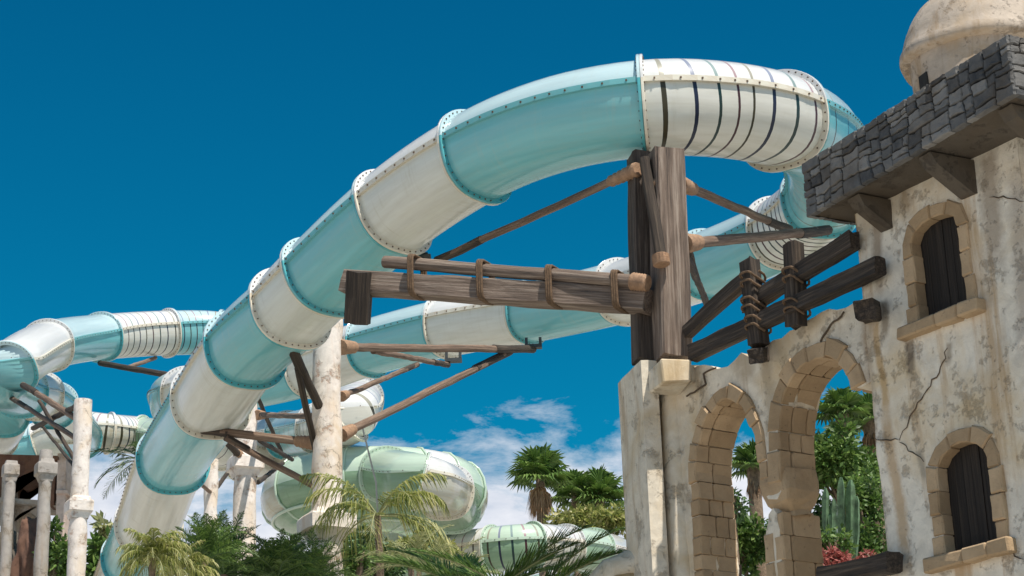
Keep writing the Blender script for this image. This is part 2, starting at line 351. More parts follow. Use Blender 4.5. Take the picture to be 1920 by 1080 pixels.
def slide(label, pts, D=1.4, cat='water slide', nstr=8, seg=40, bolts=True, segments=None):
    """pts: (px, py, apparent width px, colour or None for a bend point, striped)"""
    P = [at(a[0], a[1], D*FPX/a[2]) for a in pts]
    RR = D/2
    base = V((P[0].x, P[0].y, 0))
    root = thing('water_slide', base, label, cat)
    # dense sampling
    C = []; marks = []
    for i in range(len(P)-1):
        if pts[i][3]: marks.append((len(C), pts[i][3], len(pts[i]) > 4 and pts[i][4]))
        for k in range(24): C.append(catmull(P, i, k/24))
    C.append(P[-1]); marks.append((len(C)-1, None, False))
    cum = [0]
    for i in range(1, len(C)): cum.append(cum[-1]+(C[i]-C[i-1]).length)
    def pos(d):
        lo, hi = 0, len(cum)-1
        while hi-lo > 1:
            mid = (lo+hi)//2
            if cum[mid] <= d: lo = mid
            else: hi = mid
        t = (d-cum[lo])/max(1e-6, cum[hi]-cum[lo]); return C[lo].lerp(C[hi], t)
    def fr(d):
        d = min(max(d, 0), cum[-1]); p = pos(d); t = (pos(min(d+.12, cum[-1]))-pos(max(d-.12, 0))).normalized()
        s = t.cross(V((0, 0, 1))); s.normalize(); n = s.cross(t); return p, t, s, n
    def cs(th, k=1.):           # cross-section: round canopy, fuller trough with soft chines
        c, s_ = math.cos(th), math.sin(th)
        if s_ >= 0: return c*RR*k*.992, (.18+s_*.79)*RR+(k-1)*RR*s_
        e = 2.55; q = (abs(c)**e+abs(s_)**e)**(-1/e); return c*q*RR*k, (.18+s_*q*1.15)*RR+(k-1)*RR*s_*q
    for mi in range(len(marks)-1):
        i0, colr, striped = marks[mi]; d0, d1 = cum[i0], cum[marks[mi+1][0]]; Ls = d1-d0
        n = max(4, int(Ls/.22)); ds = [(d0+Ls*k/n, -1) for k in range(n+1)]
        if striped:
            ds = [(d0, -1)]; ns = striped if striped is not True else nstr
            for k in range(ns):
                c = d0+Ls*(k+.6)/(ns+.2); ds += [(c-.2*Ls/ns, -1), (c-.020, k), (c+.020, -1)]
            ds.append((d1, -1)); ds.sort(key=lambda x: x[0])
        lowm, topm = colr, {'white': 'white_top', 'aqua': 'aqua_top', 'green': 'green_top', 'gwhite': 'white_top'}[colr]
        def shell(a0, a1, mats, base_i):
            mb = MB(); H = seg//2; prev = None
            for k, (d, sm) in enumerate(ds):
                p, t, s, nn = fr(d); row = []
                for j in range(H+1):
                    x, y = cs(a0+(a1-a0)*j/H); row.append(p+s*x+nn*y)
                if prev:
                    psm = ds[k-1][1]
                    mi_ = 0 if psm < 0 else 1+(psm % 4)
                    fs = [(j, j+1, H+1+j+1, H+1+j) for j in range(H)]
                    u0, u1 = ds[k-1][0], d
                    uv = [((u0, a0+j*(a1-a0)/H), (u0, a0+(j+1)*(a1-a0)/H), (u1, a0+(j+1)*(a1-a0)/H), (u1, a0+j*(a1-a0)/H)) for j in range(H)]
                    mb.add(prev+row, fs, mi_, True, uv)
                prev = row
            bm_merge(mb); return mb
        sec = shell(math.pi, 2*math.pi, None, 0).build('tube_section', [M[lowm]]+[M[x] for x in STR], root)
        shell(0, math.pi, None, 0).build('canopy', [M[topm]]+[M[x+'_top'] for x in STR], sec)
        # seam flanges on both sides with bolts
        fm = {'white': 'cream', 'aqua': 'aqua', 'green': 'green_top', 'gwhite': 'cream'}[colr]
        for sg in (-1, 1):
            mb = MB(); prof = [(.97, .028), (1.075, .028), (1.075, -.048), (.97, -.048)]
            rows = []; nn_ = max(4, int(Ls/.22))
            for k in range(nn_+1):
                p, t, s, nv = fr(d0+.02+(Ls-.04)*k/nn_)
                rows.append([p+s*(sg*RR*a)+nv*(b+.18*RR) for a, b in prof])
            vs = [q for r_ in rows for q in r_]; fs = []
            for k in range(nn_):
                for j in range(4): fs.append((k*4+j, k*4+(j+1) % 4, (k+1)*4+(j+1) % 4, (k+1)*4+j))
            fs += [(0, 1, 2, 3), tuple(nn_*4+j for j in (3, 2, 1, 0))]
            mb.add(vs, fs, 0, False, [[(d0+.1*q, .1*q) for q in range(4)] for _ in fs])
            if bolts:
                nb = max(3, int(Ls/.2))
                for k in range(nb):
                    p, t, s, nv = fr(d0+Ls*(k+.5)/nb); c = p+s*(sg*RR*1.075)+nv*(.18*RR-.012) 
                    mb.box(c+s*sg*.005, s*.008, t*.011, nv*.011, 1)
            mb.build('seam_flange', [M[fm], M['bolt']], sec)
        # half of each bolted joint flange belongs to the section on its own side
        for d_, sgn in ((d0, 1), (d1, -1)):
            p, t, s, nv = fr(d_); mb = MB(); K = 48; rows = []
            for (k_, dz) in ((.965, .002), (1.11, .002), (1.122, .008), (1.122, .034), (1.115, .042), (.965, .042)):
                rows.append([p+t*dz*sgn+s*cs(2*math.pi*j/K, k_)[0]+nv*cs(2*math.pi*j/K, k_)[1] for j in range(K)])
            vs = [q for r_ in rows for q in r_]; fs = []
            for a in range(5):
                for j in range(K): fs.append((a*K+j, a*K+(j+1) % K, (a+1)*K+(j+1) % K, (a+1)*K+j))
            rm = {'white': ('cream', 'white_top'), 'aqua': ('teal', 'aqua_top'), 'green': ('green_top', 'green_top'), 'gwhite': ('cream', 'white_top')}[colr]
            uvs = [[(d0, .02*j), (d0, .02*j+.02), (d0+.03, .02*j+.02), (d0+.03, .02*j)] for a in range(5) for j in range(K)]
            low = [i for i in range(len(fs)) if (i % K) >= K//2]; up = [i for i in range(len(fs)) if (i % K) < K//2]
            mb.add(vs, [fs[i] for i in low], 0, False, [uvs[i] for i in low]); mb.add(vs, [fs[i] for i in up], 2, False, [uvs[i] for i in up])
            if bolts:
                br = random.Random(int(d_*100))
                for j in range(40):
                    if br.random() < .06: continue
                    x, y = cs(2*math.pi*(j+.5)/40, 1.06+br.uniform(-.006, .006)); c = p+s*x+nv*y+t*sgn*.045
                    rad = (s*x+nv*y).normalized(); tg = t.cross(rad)
                    mb.box(c, rad*.009, tg*.009, t*.008, 1)
            mb.build('joint_flange', [M[rm[0]], M['bolt'], M[rm[1]]], sec)
    return root, fr, cum, marks
S1 = slide('long aqua and white tube slide arching over the timber posts, nearest of the slides', [
    (175, 1230, 100, 'aqua'), (215, 1140, 106, 'white'), (250, 1050, 110, 'aqua'), (279, 985, 116, 'white'), (325, 862, 126, 'aqua'),
    (397, 750, 142, 'white'), (461, 655, 150, 'aqua'), (545, 578, 156, 'white'), (603, 520, 159, 'aqua'), (737, 398, 165, 'white'),
    (893, 294, 172, 'aqua'), (1045, 232, 178, None), (1207, 203, 182, 'white', 8), (1347, 204, 179.5, None), (1464, 226, 175, 'aqua', 9),
    (1532, 262, 162, None), (1550, 318, 149, None), (1540, 375, 141, 'white', 9), (1462, 438, 135, 'aqua'),
    (1325, 497, 128, 'white'), (1165, 547, 119, 'aqua'), (988, 587, 113, 'white'), (832, 615, 110, 'aqua'), (690, 652, 106, 'white'),
    (572, 692, 103, 'aqua'), (440, 722, 100, 'white'), (352, 738, 96, 'aqua', 7), (325, 750, 90, None), (345, 790, 84, 'white', 5), (420, 840, 80, 'white'), (500, 860, 76, 'white')], D=1.28)
S2 = slide('striped aqua and white tube slide making the high loop at the far left', [
    (20, 842, 74, 'aqua'), (72, 832, 74, 'white'), (112, 812, 74, 'green'), (150, 806, 73, 'gwhite', 5), (205, 812, 73, 'gwhite', 8), (265, 817, 72, 'green', 4),
    (330, 826, 74, 'white', 5), (410, 838, 76, 'aqua', 5), (470, 828, 80, 'white', 6), (542, 816, 86, 'aqua', 6),
    (602, 804, 92, 'white', 6), (652, 784, 96, 'white', 6), (668, 752, 93, 'aqua', 7), (636, 716, 88, None), (560, 682, 86, 'white'), (480, 648, 85, 'aqua'),
    (410, 626, 84, 'aqua', 6), (316, 624, 85, 'white', 9), (190, 632, 88, 'aqua'), (90, 648, 94, 'white'), (22, 688, 100, 'aqua'), (5, 718, 98, None), (40, 735, 92, 'white'), (72, 742, 88, 'aqua'), (100, 760, 84, 'white'), (128, 790, 80, 'aqua'), (150, 822, 74, 'white'), (110, 850, 70, 'white')], nstr=8)
S6 = slide('aqua and white slide curve cut off by the left edge of the picture', [
    (-90, 700, 92, 'aqua'), (-30, 740, 90, 'aqua'), (8, 775, 88, 'white'), (-10, 815, 84, 'aqua'), (-60, 850, 80, 'white'), (-120, 870, 78, 'aqua')])
S3 = slide('pale green and white bowl slide with its feeder tube, behind the centre palm', [
    (380, 862, 68, 'green'), (462, 863, 78, 'gwhite'), (545, 868, 86, 'gwhite'), (620, 876, 93, 'green'), (725, 890, 100, 'green'), (790, 903, 104, 'gwhite'), (835, 922, 100, 'green'), (850, 950, 96, 'green')], D=1.45)
BD = 1.45*FPX/100+2.75; BC = at(703, 944, BD); BR = 213*BD/FPX
BYAW = math.atan2(CAM.y-BC.y, CAM.x-BC.x)
def bowl_pt(phi, r, z): a = BYAW+R(phi); return BC+V((math.cos(a)*r*BR, math.sin(a)*r*BR, z))
BPROF = [(.70, .98), (.80, 1.0), (.88, .92), (.945, .72), (.985, .45), (1.0, .15), (.99, -.12), (.95, -.36), (.88, -.52)]
BLOW = [(.88, -.54), (.82, -.68), (.72, -.82), (.60, -.92), (.45, -.98), (.28, -1.02)]
bnds = [-100, -57, -15, 27, 47, 72, 105, 140, 180, 220, 260]
for (a0, a1), colr in zip(zip(bnds[:-1], bnds[1:]), ['gwhite', 'green', 'green', 'gwhite', 'green', 'gwhite', 'green', 'gwhite', 'green', 'green']):
    n = max(4, int((a1-a0)/4))
    def bsurf(prof, name, mats, parent, split=None):
        mb = MB(); m_ = len(prof); vs = [bowl_pt(a0+(a1-a0)*i/n, r, z) for i in range(n+1) for r, z in prof]; 
        for j in range(m_-1):
            fs = [(i*m_+j, (i+1)*m_+j, (i+1)*m_+j+1, i*m_+j+1) for i in range(n)]
            uv = [[(i*.2, j*.3), (i*.2+.2, j*.3), (i*.2+.2, j*.3+.3), (i*.2, j*.3+.3)] for i in range(n)]
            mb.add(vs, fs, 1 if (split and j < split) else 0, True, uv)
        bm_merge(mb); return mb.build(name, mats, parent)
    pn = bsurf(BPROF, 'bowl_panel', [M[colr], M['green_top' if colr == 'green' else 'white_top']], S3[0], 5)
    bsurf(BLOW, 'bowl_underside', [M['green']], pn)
    mb = MB(); mb.tube([bowl_pt(a0, r*1.012, z) for r, z in BPROF+BLOW], .035, 6, 0); mb.build('panel_rib', M['green_top'], pn)
    mb = MB(); mb.tube([bowl_pt(a0+(a1-a0)*i/n, .895, -.53) for i in range(n+1)], .05, 6, 0); mb.build('rim_flange', M['green_top'], pn)
    mb = MB(); mb.tube([bowl_pt(a0+(a1-a0)*i/n, .62, -.93) for i in range(n+1)], .045, 6, 0); mb.build('underside_rib', M['green_top'], pn)
S4 = slide('green and white striped tube slide low down left of the stone pillar', [
    (760, 1075, 80, 'green'), (850, 1042, 84, 'gwhite', 5), (925, 1030, 86, 'green', 5), (1000, 1024, 86, 'gwhite', 5), (1060, 1028, 84, 'green'), (1112, 1034, 82, 'gwhite'), (1160, 1050, 78, 'green'), (1215, 1110, 78, 'gwhite')], D=1.3)
S7 = slide('white tube slide with a green band glimpsed low through the left arch', [
    (1320, 1075, 66, 'gwhite'), (1372, 1085, 68, 'green'), (1392, 1090, 68, 'gwhite'), (1450, 1105, 70, 'gwhite'), (1520, 1130, 70, 'green')], D=1.5)
S8 = slide('pale green and white lower slide run showing beneath the striped green one', [
    (980, 1120, 70, 'green'), (1060, 1100, 72, 'gwhite'), (1120, 1095, 74, 'green'), (1190, 1105, 76, 'gwhite')], D=1.3)

# ---------------- wall frame shared by the tower and the arched wall ----------------
AZ = R(34)
DL = V((-math.sin(AZ), math.cos(AZ), 0))       # along the wall, away from the tower
WX = -DL                                        # to the right and towards the viewer
WN = V((-math.cos(AZ), -math.sin(AZ), 0))       # outward normal of the seen faces
TP = at(1630, 700, 21.0)
TO = V((TP.x, TP.y, 0))
def wuz(px, py, off=0.):                        # picture point on the wall plane (pushed out by off) -> (u, z)
    P = onplane(px, py, TO+WN*off, WN); return ((P-TO).dot(WX), P.z)
def wp(u, z, off=0.): return TO+WX*u+V((0, 0, z))+WN*off
def inside(p, poly):
    x, y = p; c = False; n = len(poly)
    for i in range(n):
        x0, y0 = poly[i]; x1, y1 = poly[(i+1) % n]
        if (y0 > y) != (y1 > y) and x < (x1-x0)*(y-y0)/(y1-y0)+x0: c = not c
    return c
def resample(poly, step, closed=True, jit=0., r=rnd):
    out = []; n = len(poly)
    for i in range(n if closed else n-1):
        a, b = V(poly[i]), V(poly[(i+1) % n]); l = (b-a).length; k = max(1, int(round(l/step)))
        nrm = V((-(b-a).y, (b-a).x)).normalized() if l > 0 else V((0, 0))
        for j in range(k):
            p = a.lerp(b, j/k)
            if jit and l > step*.5: p = p+nrm*r.uniform(-jit, jit)
            out.append((p.x, p.y))
    if not closed: out.append(tuple(poly[-1]))
    return out
def slab(mb, outline, holes, thick, off=0., step=.14, amp=.02, jit=.012, mi=0, smi=None, seed=3, back=True):
    r = random.Random(seed)
    outl = resample(outline, step, True, jit, r); hl = [resample(h, step, True, 0, r) for h in holes]
    pts = list(outl); edges = [(i, (i+1) % len(outl)) for i in range(len(outl))]
    for h in hl:
        b = len(pts); pts += h; edges += [(b+i, b+(i+1) % len(h)) for i in range(len(h))]
    us = [p[0] for p in outl]; zs = [p[1] for p in outl]
    u = min(us)
    bnd = list(pts)
    while u < max(us):
        z = min(zs)
        while z < max(zs):
            q = (u+r.uniform(-.3, .3)*step, z+r.uniform(-.3, .3)*step)
            if inside(q, outl) and not any(inside(q, h) for h in hl) and min((q[0]-p[0])**2+(q[1]-p[1])**2 for p in bnd) > (step*.45)**2: pts.append(q)
            z += step
        u += step
    vs, es, fs, *_ = delaunay_2d_cdt([V(p) for p in pts], edges, [], 0, 1e-5)
    def D(p): q = V((p[0]*1.1, p[1]*1.1, seed)); return (noise.noise(q)*1.4+noise.noise(q*2.7)*.6+noise.noise(q*6)*.25)*amp
    fv = [wp(p[0], p[1], off+D(p)) for p in vs]
    tri = []
    for f in fs:
        c = (sum(vs[i][0] for i in f)/len(f), sum(vs[i][1] for i in f)/len(f))
        if inside(c, outl) and not any(inside(c, h) for h in hl): tri.append(tuple(f))
    mb.add(fv, tri, mi, True)
    if back: mb.add([wp(p[0], p[1], off-thick) for p in vs], [t[::-1] for t in tri], mi)
    for lp in [outl]+hl:
        n = len(lp); a = [wp(p[0], p[1], off+D(p)) for p in lp]; b = [wp(p[0], p[1], off-thick) for p in lp]
        c = [wp(p[0], p[1], off-thick*.5)+V((0, 0, noise.noise(V((p[0]*4, p[1]*4, 9)))*amp)) for p in lp]
        vs2 = a+c+b
        mb.add(vs2, [(i, (i+1) % n, n+(i+1) % n, n+i) for i in range(n)]+[(n+i, n+(i+1) % n, 2*n+(i+1) % n, 2*n+i) for i in range(n)], smi if smi is not None else mi)
def voussoirs(mb, line, band, proud, thick, off, length=.26, side=1, seed=1, jit=.012, gap=.012, lip=.03):
    """row of cut blocks along a line in the wall plane; band reaches to the left (side=1) or right (-1) of the line's direction"""
    r = random.Random(seed); q = resample(line, .03, False); acc = [0]
    for i in range(1, len(q)): acc.append(acc[-1]+(V(q[i])-V(q[i-1])).length)
    tot = acc[-1]; d = 0; cuts = [0]
    while d < tot-.12: d += length*r.uniform(.75, 1.3); cuts.append(min(d, tot))
    cuts[-1] = tot
    def P(d):
        for i in range(1, len(q)):
            if acc[i] >= d: t = (d-acc[i-1])/max(1e-6, acc[i]-acc[i-1]); return V(q[i-1]).lerp(V(q[i]), t)
        return V(q[-1])
    def Nn(d):
        t = (P(min(tot, d+.06))-P(max(0, d-.06))).normalized(); return V((-t.y, t.x))*side
    for a, b in zip(cuts[:-1], cuts[1:]):
        if b-a < .04: continue
        b2 = b-gap; m = (a+b2)/2; bw = band*r.uniform(.85, 1.15); o = r.uniform(-jit, jit); fr_ = proud+r.uniform(-jit, jit)
        ins = -lip+o; pts = []
        for d_ in (a, m, b2): p = P(d_); n_ = Nn(d_); pts.append((p+n_*ins, p+n_*bw))
        e = .018
        ring = [pts[0][0], pts[1][0], pts[2][0], pts[2][1], pts[1][1], pts[0][1]]
        cen = sum(ring, V((0, 0)))/6; innr = [cen+(p-cen)*(1-e/max(.05, (p-cen).length)) for p in ring]
        J = [V((r.uniform(-1, 1), r.uniform(-1, 1)))*jit*.5 for _ in ring]
        dc = [fr_, -thick] if thick < .3 else [fr_]+sorted([-thick*r.uniform(.2, .45), -thick*r.uniform(.6, .8)], reverse=True)[:r.choice((1, 1, 2))]+[-thick]
        for f0, f1 in zip(dc[:-1], dc[1:]):
            sh = r.uniform(-.008, .008); sc = lambda p: cen+(p-cen)*(1+sh)
            f0_ = f0-(0 if f0 == fr_ else .006); f1_ = f1+.006
            L0 = [wp(p.x, p.y, off+f0_) for p in innr]; L1 = [wp((sc(p)+j).x, (sc(p)+j).y, off+f0_-e) for p, j in zip(ring, J)]
            L2 = [wp((sc(p)+j).x, (sc(p)+j).y, off+f1_+e) for p, j in zip(ring, J)]; L3 = [wp(p.x, p.y, off+f1_) for p in innr]
            vs = L0+L1+L2+L3; fs = [(0, 1, 4, 5), (1, 2, 3, 4), (23, 22, 19, 18), (22, 21, 20, 19)]
            for lay in (0, 6, 12):
                for i in range(6): fs.append((lay+i, lay+6+i, lay+6+(i+1) % 6, lay+(i+1) % 6))
            mb.add(vs, fs, 0)

# ---------------- plaster tower ----------------
def add_stains(m, stains):
    """soft-edged run-down stains and patches that keep their own place on the wall: (px0,py0,px1,py1,half width m,colour,strength)"""
    nt = m.node_tree; bs = nt.nodes['Principled BSDF']; src = bs.inputs['Base Color'].links[0].from_socket
    g = nt.nodes.new('ShaderNodeNewGeometry'); sx = nt.nodes.new('ShaderNodeSeparateXYZ'); nt.links.new(g.outputs['Position'], sx.inputs[0])
    u = mth(nt, 'ADD', mth(nt, 'MULTIPLY', sx.outputs[0], WX.x), mth(nt, 'MULTIPLY_ADD', sx.outputs[1], WX.y, -TO.dot(WX)))
    n = nz(nt, g.outputs['Position'], 2.2, 6, .65); n2 = nz(nt, g.outputs['Position'], 9, 6, .7)
    for (x0, y0, x1, y1, wd, colr, st) in stains:
        (ua, za), (ub, zb) = wuz(x0, y0), wuz(x1, y1)
        t = mth(nt, 'MULTIPLY_ADD', sx.outputs[2], 1/(zb-za), -za/(zb-za))
        uc = mth(nt, 'MULTIPLY_ADD', t, ub-ua, ua)
        d = mth(nt, 'DIVIDE', mth(nt, 'ABSOLUTE', mth(nt, 'SUBTRACT', u, mth(nt, 'ADD', uc, mth(nt, 'MULTIPLY_ADD', n, wd*1.6, -wd*.8)))), wd)
        a_ = ramp(nt, mth(nt, 'ADD', d, mth(nt, 'MULTIPLY_ADD', n2, .9, -.45)), [(.35, 1.), (1., 0.)])
        e = ramp(nt, mth(nt, 'ADD', t, mth(nt, 'MULTIPLY_ADD', n2, .3, -.15)), [(0., 0.), (.12, 1.), (.75, 1.), (1., 0.)])
        src = mixn(nt, src, colr, mth(nt, 'MULTIPLY', mth(nt, 'MULTIPLY', a_, e), st))
    nt.links.new(src, bs.inputs['Base Color'])
M['tower_plaster'] = plaster('stained_tower_plaster', (.80, .73, .61), brown=(.44, .29, .15), dark=(.20, .15, .10), streak=.75, pits=.45)
add_stains(M['tower_plaster'], [(1640, 590, 1668, 800, .07, (.46, .29, .12), .75), (1660, 760, 1705, 1100, .11, (.44, .28, .13), .7), (1624, 560, 1645, 1000, .10, (.45, .35, .24), .7),
    (1708, 632, 1714, 712, .09, (.17, .13, .09), .8), (1690, 300, 1700, 420, .12, (.30, .21, .12), .7), (1640, 400, 1650, 560, .10, (.28, .2, .13), .7), (1850, 270, 1870, 520, .16, (.33, .26, .19), .75),
    (1655, 560, 1662, 640, .08, (.2, .15, .1), .7), (1900, 300, 1925, 700, .14, (.4, .33, .26), .6), (1720, 840, 1735, 910, .07, (.3, .26, .2), .7), (1780, 640, 1775, 690, .06, (.25, .19, .13), .6)])
M['arcade_plaster'] = plaster('stained_arcade_plaster', (.76, .68, .55), brown=(.38, .25, .13), dark=(.18, .13, .09), streak=.85)
add_stains(M['arcade_plaster'], [(1606, 560, 1625, 740, .16, (.34, .23, .14), .8), (1418, 660, 1440, 900, .12, (.40, .32, .22), .7), (1370, 640, 1385, 720, .25, (.36, .27, .17), .6), (1300, 690, 1310, 900, .14, (.42, .34, .24), .6)])
TW = thing('plaster_tower', wp(2, 0, -1.5), 'weathered white plaster tower with dark stone parapet and two arched shutters', 'tower')
uL = wuz(1622, 600)[0]; uR = wuz(1908, 275)[0]; zT = wuz(1750, 240)[1]+.25
def arch_poly(px, pt, pb, hw_px, side_top):    # window opening from picture: centre x, top y, bottom y
    pass
def win(cx, ct, cb, xl, xr, yl):               # crown point, bottom centre, left/right springing
    u0, zt = wuz(cx, ct); ul, zs = wuz(xl, yl); ur, _ = wuz(xr, yl); um = (ul+ur)/2; hw = (ur-ul)/2; zb = wuz(cx, cb)[1]
    arc = [(um+hw*math.cos(a), zs+(zt-zs)*math.sin(a)) for a in [math.pi*k/14 for k in range(15)]]
    return um, hw, zs, zt, zb, arc
W1 = win(1760, 400, 592, 1709, 1803, 455); W2 = win(1810, 826, 1032, 1757, 1859, 885)
holes = []
for (um, hw, zs, zt, zb, arc) in (W1, W2): holes.append([(um-hw, zb)]+[(um+hw, zb)]+arc)
mb = MB(); slab(mb, [(uL, 0), (uR, 0), (uR, zT), (uL, zT)], holes, .45, 0, .16, .03, .008, seed=5, back=False)
# other three sides of the tower
dep = 3.6
def quadgrid(mb, A, X, Y, nx, ny, amp, seed, mi=0):
    n_ = X.cross(Y).normalized(); vs = []
    for i in range(nx+1):
        for j in range(ny+1):
            p = A+X*(i/nx)+Y*(j/ny); e = 0 if i in (0, nx) else 1
            vs.append(p+n_*(noise.noise(p*1.3+V((seed, 0, 0)))*amp*e))
    mb.add(vs, [(i*(ny+1)+j, (i+1)*(ny+1)+j, (i+1)*(ny+1)+j+1, i*(ny+1)+j+1) for i in range(nx) for j in range(ny)], mi, True)
H = V((0, 0, zT))
quadgrid(mb, wp(uR, 0), -WN*dep, H, 14, 40, .04, 2)
quadgrid(mb, wp(uL, 0, -dep), WN*dep, H, 14, 40, .04, 4)
quadgrid(mb, wp(uR, 0, -dep), -WX*(uR-uL), H, 14, 40, .04, 6)
quadgrid(mb, wp(uL, zT), WX*(uR-uL), -WN*dep, 4, 4, 0, 6)
wall = mb.build('wall', M['tower_plaster'], TW)
for wi, (um, hw, zs, zt, zb, arc) in enumerate((W1, W2)):
    mb = MB(); line = [(um+hw, zb)]+arc+[(um-hw, zb)]
    voussoirs(mb, line, .135, .035, .14, 0, .24, -1, 20+wi, .012, .008, .02)
    f = mb.build('window_surround', M['sandstone'], TW)
    mb = MB(); n = 6
    for k in range(n):
        a = um-hw+2*hw*k/n; b = um-hw+2*hw*(k+1)/n-.006; c = (a+b)/2; h_ = zs+(zt-zs)*math.sqrt(max(0, 1-((c-um)/hw)**2))
        q = rnd.uniform(0, .012)
        mb.box(wp(c, (zb+h_+.05)/2, -.15+q), WX*((b-a)/2), WN*.02, V((0, 0, (h_+.05-zb)/2)))
    for zz in (zb+.25, zs): mb.box(wp(um, zz, -.19), WX*hw, WN*.015, V((0, 0, .05)))
    mb.build('shutter', M['shutter'], TW)
    mb = MB(); r = random.Random(wi)
    q = [um-hw-.24, um-hw*.1, um+hw*.8, um+hw+.22]
    for a, b in zip(q[:-1], q[1:]): mb.chamfer_box(wp((a+b)/2, zb-.075, .0), WX*((b-a)/2-.003), WN*(.13+r.uniform(-.01, .01)), V((0, 0, .072)), .25, 0, .01, r)
    mb.build('sill', M['sandstone'], TW)
# cracks and ochre water stains that have a shape of their own
def crack(pts, wd, parent, off=.012):
    mb = MB(); r = random.Random(int(pts[0][0])); q = []
    P2 = [wuz(*p) for p in pts]; P2 = resample(P2, .06, False, .024, r)
    vs = []; n = len(P2)
    for i, p in enumerate(P2):
        t = (V(P2[min(i+1, n-1)])-V(P2[max(0, i-1)])).normalized(); nn = V((-t.y, t.x)); k = wd*(1-abs(2*i/(n-1)-1)**3)*r.uniform(.5, 1.3)+.001
        q1 = V((p[0]*1.1, p[1]*1.1, 5)); dd = (noise.noise(q1)*1.4+noise.noise(q1*2.7)*.6+noise.noise(q1*6)*.25)*.03
        vs += [wp(p[0]+nn.x*k, p[1]+nn.y*k, off+dd-.004), wp(p[0], p[1], off+dd+.004), wp(p[0]-nn.x*k, p[1]-nn.y*k, off+dd-.004)]
    fs = []
    for i in range(n-1): fs += [(i*3, i*3+1, i*3+4, i*3+3), (i*3+1, i*3+2, i*3+5, i*3+4)]
    mb.add(vs, fs); mb.build('crack', M['crack'], parent)
crack([(1776, 652), (1765, 690), (1740, 730), (1715, 775), (1690, 826)], .0075, TW)
crack([(1640, 822), (1665, 828), (1690, 826)], .006, TW)
crack([(1690, 826), (1712, 848), (1732, 866)], .006, TW)
crack([(1855, 368), (1880, 372), (1920, 378)], .006, TW)
crack([(1890, 1020), (1905, 1040), (1925, 1050)], .006, TW)
# dark stone parapet platform, turned a little from the wall
AP = R(27.5); PX = V((math.sin(AP), -math.cos(AP), 0)); PN = V((-math.cos(AP), -math.sin(AP), 0))
PC = onplane(1700, 330, TO+WN*.62, WN)           # a point of the front face
def pp(px, py): return onplane(px, py, PC, PN)
Ptop = pp(1889, 60); Pbl = pp(1513, 409); zb_, zt_ = Pbl.z, Ptop.z
zt_ = (pp(1503, 310).z+Ptop.z)/2
u0 = (pp(1508, 360)-PC).dot(PX); u1 = (Ptop-PC).dot(PX)
PO = V((PC.x, PC.y, 0))
def ppt(u, z, o=0.): return PO+PX*u+V((0, 0, z))+PN*o
pdep = 4.0
mb = MB(); mb.box(ppt((u0+u1)/2, (zb_+.1+zt_)/2, -pdep/2-.05), PX*((u1-u0)/2-.05), PN*(pdep/2-.02), V((0, 0, (zt_-zb_-.1)/2-.04)))
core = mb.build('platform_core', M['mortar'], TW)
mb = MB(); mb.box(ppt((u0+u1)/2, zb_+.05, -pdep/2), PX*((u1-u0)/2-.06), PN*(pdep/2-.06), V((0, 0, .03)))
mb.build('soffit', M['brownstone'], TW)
def masonry(mb, ua, ub, za, zb, P, X, Nn, seed, rowh=.2):
    """irregular ashlar: rows that get split into stones of uneven size"""
    r = random.Random(seed); Z = V((0, 0, 1)); rects = []
    def split(a, b, c, d, lv):
        w_, h_ = b-a, d-c
        if (w_ > .5 or (w_ > .3 and r.random() < .6)) and w_ > h_*1.3: m = a+w_*r.uniform(.32, .68); split(a, m, c, d, lv+1); split(m, b, c, d, lv+1)
        elif h_ > .20 or (h_ > .14 and r.random() < .5): m = c+h_*r.uniform(.35, .65); split(a, b, c, m, lv+1); split(a, b, m, d, lv+1)
        else: rects.append((a, b, c, d))
    split(ua, ub, za, zb, 0)
    for a, b, c, d in rects:
        g = .008; J = [V((r.uniform(-1, 1), r.uniform(-1, 1)))*.018 for _ in range(4)]
        cr = [(a+g, c+g), (b-g, c+g), (b-g, d-g), (a+g, d-g)]

        cx, cy = (a+b)/2, (c+d)/2; pr = r.uniform(.0, .018)
        L0 = []; 
        nse = 4; ring = []
        for i in range(4):
            x0, y0 = cr[i]; x1, y1 = cr[(i+1) % 4]
            for k in range(nse):
                t = k/nse; ring.append((x0+(x1-x0)*t+(r.uniform(-.007, .007) if k else 0), y0+(y1-y0)*t+(r.uniform(-.007, .007) if k else 0)))
        def wpz(q):
            v = noise.noise_vector(V((q[0]*2.6, q[1]*2.6, seed)))*.05+noise.noise_vector(V((q[0]*7, q[1]*7, seed)))*.022
            kx = min(1, (q[0]-ua)*6, (ub-q[0])*6); ky = min(1, (q[1]-za)*6, (zb-q[1])*6); return (q[0]+v.x*max(0, kx), q[1]+v.y*max(0, ky))
        ring = [wpz(q) for q in ring]; cx, cy = wpz((cx, cy))
        n = len(ring); e = .012
        out = [P(x, y, -.06) for x, y in ring]; mid = [P(x, y, pr-.012) for x, y in ring]
        inn = [P(x+(cx-x)*min(.4, e/max(.03, math.hypot(cx-x, cy-y))), y+(cy-y)*min(.4, e/max(.03, math.hypot(cx-x, cy-y))), pr+r.uniform(0, .006)) for x, y in ring]
        cen = P(cx, cy, pr+r.uniform(-.004, .008))
        vs = out+mid+inn+[cen]; fs = []
        for i in range(n):
            j = (i+1) % n; fs += [(i, j, n+j, n+i), (n+i, n+j, 2*n+j, 2*n+i), (2*n+i, 2*n+j, 3*n)]
        mb.add(vs, fs, 0)
mb = MB(); masonry(mb, u0, u1, zb_, zt_, lambda u, z, o: ppt(u, z, o), PX, PN, 4)
masonry(mb, 0, pdep, zb_, zt_, lambda u, z, o: ppt(u1-.012, z, -u)+PX*o, PN, PX, 8)
masonry(mb, 0, pdep, zb_, zt_, lambda u, z, o: ppt(u0+.012, z, -u)-PX*o, PN, PX, 9)
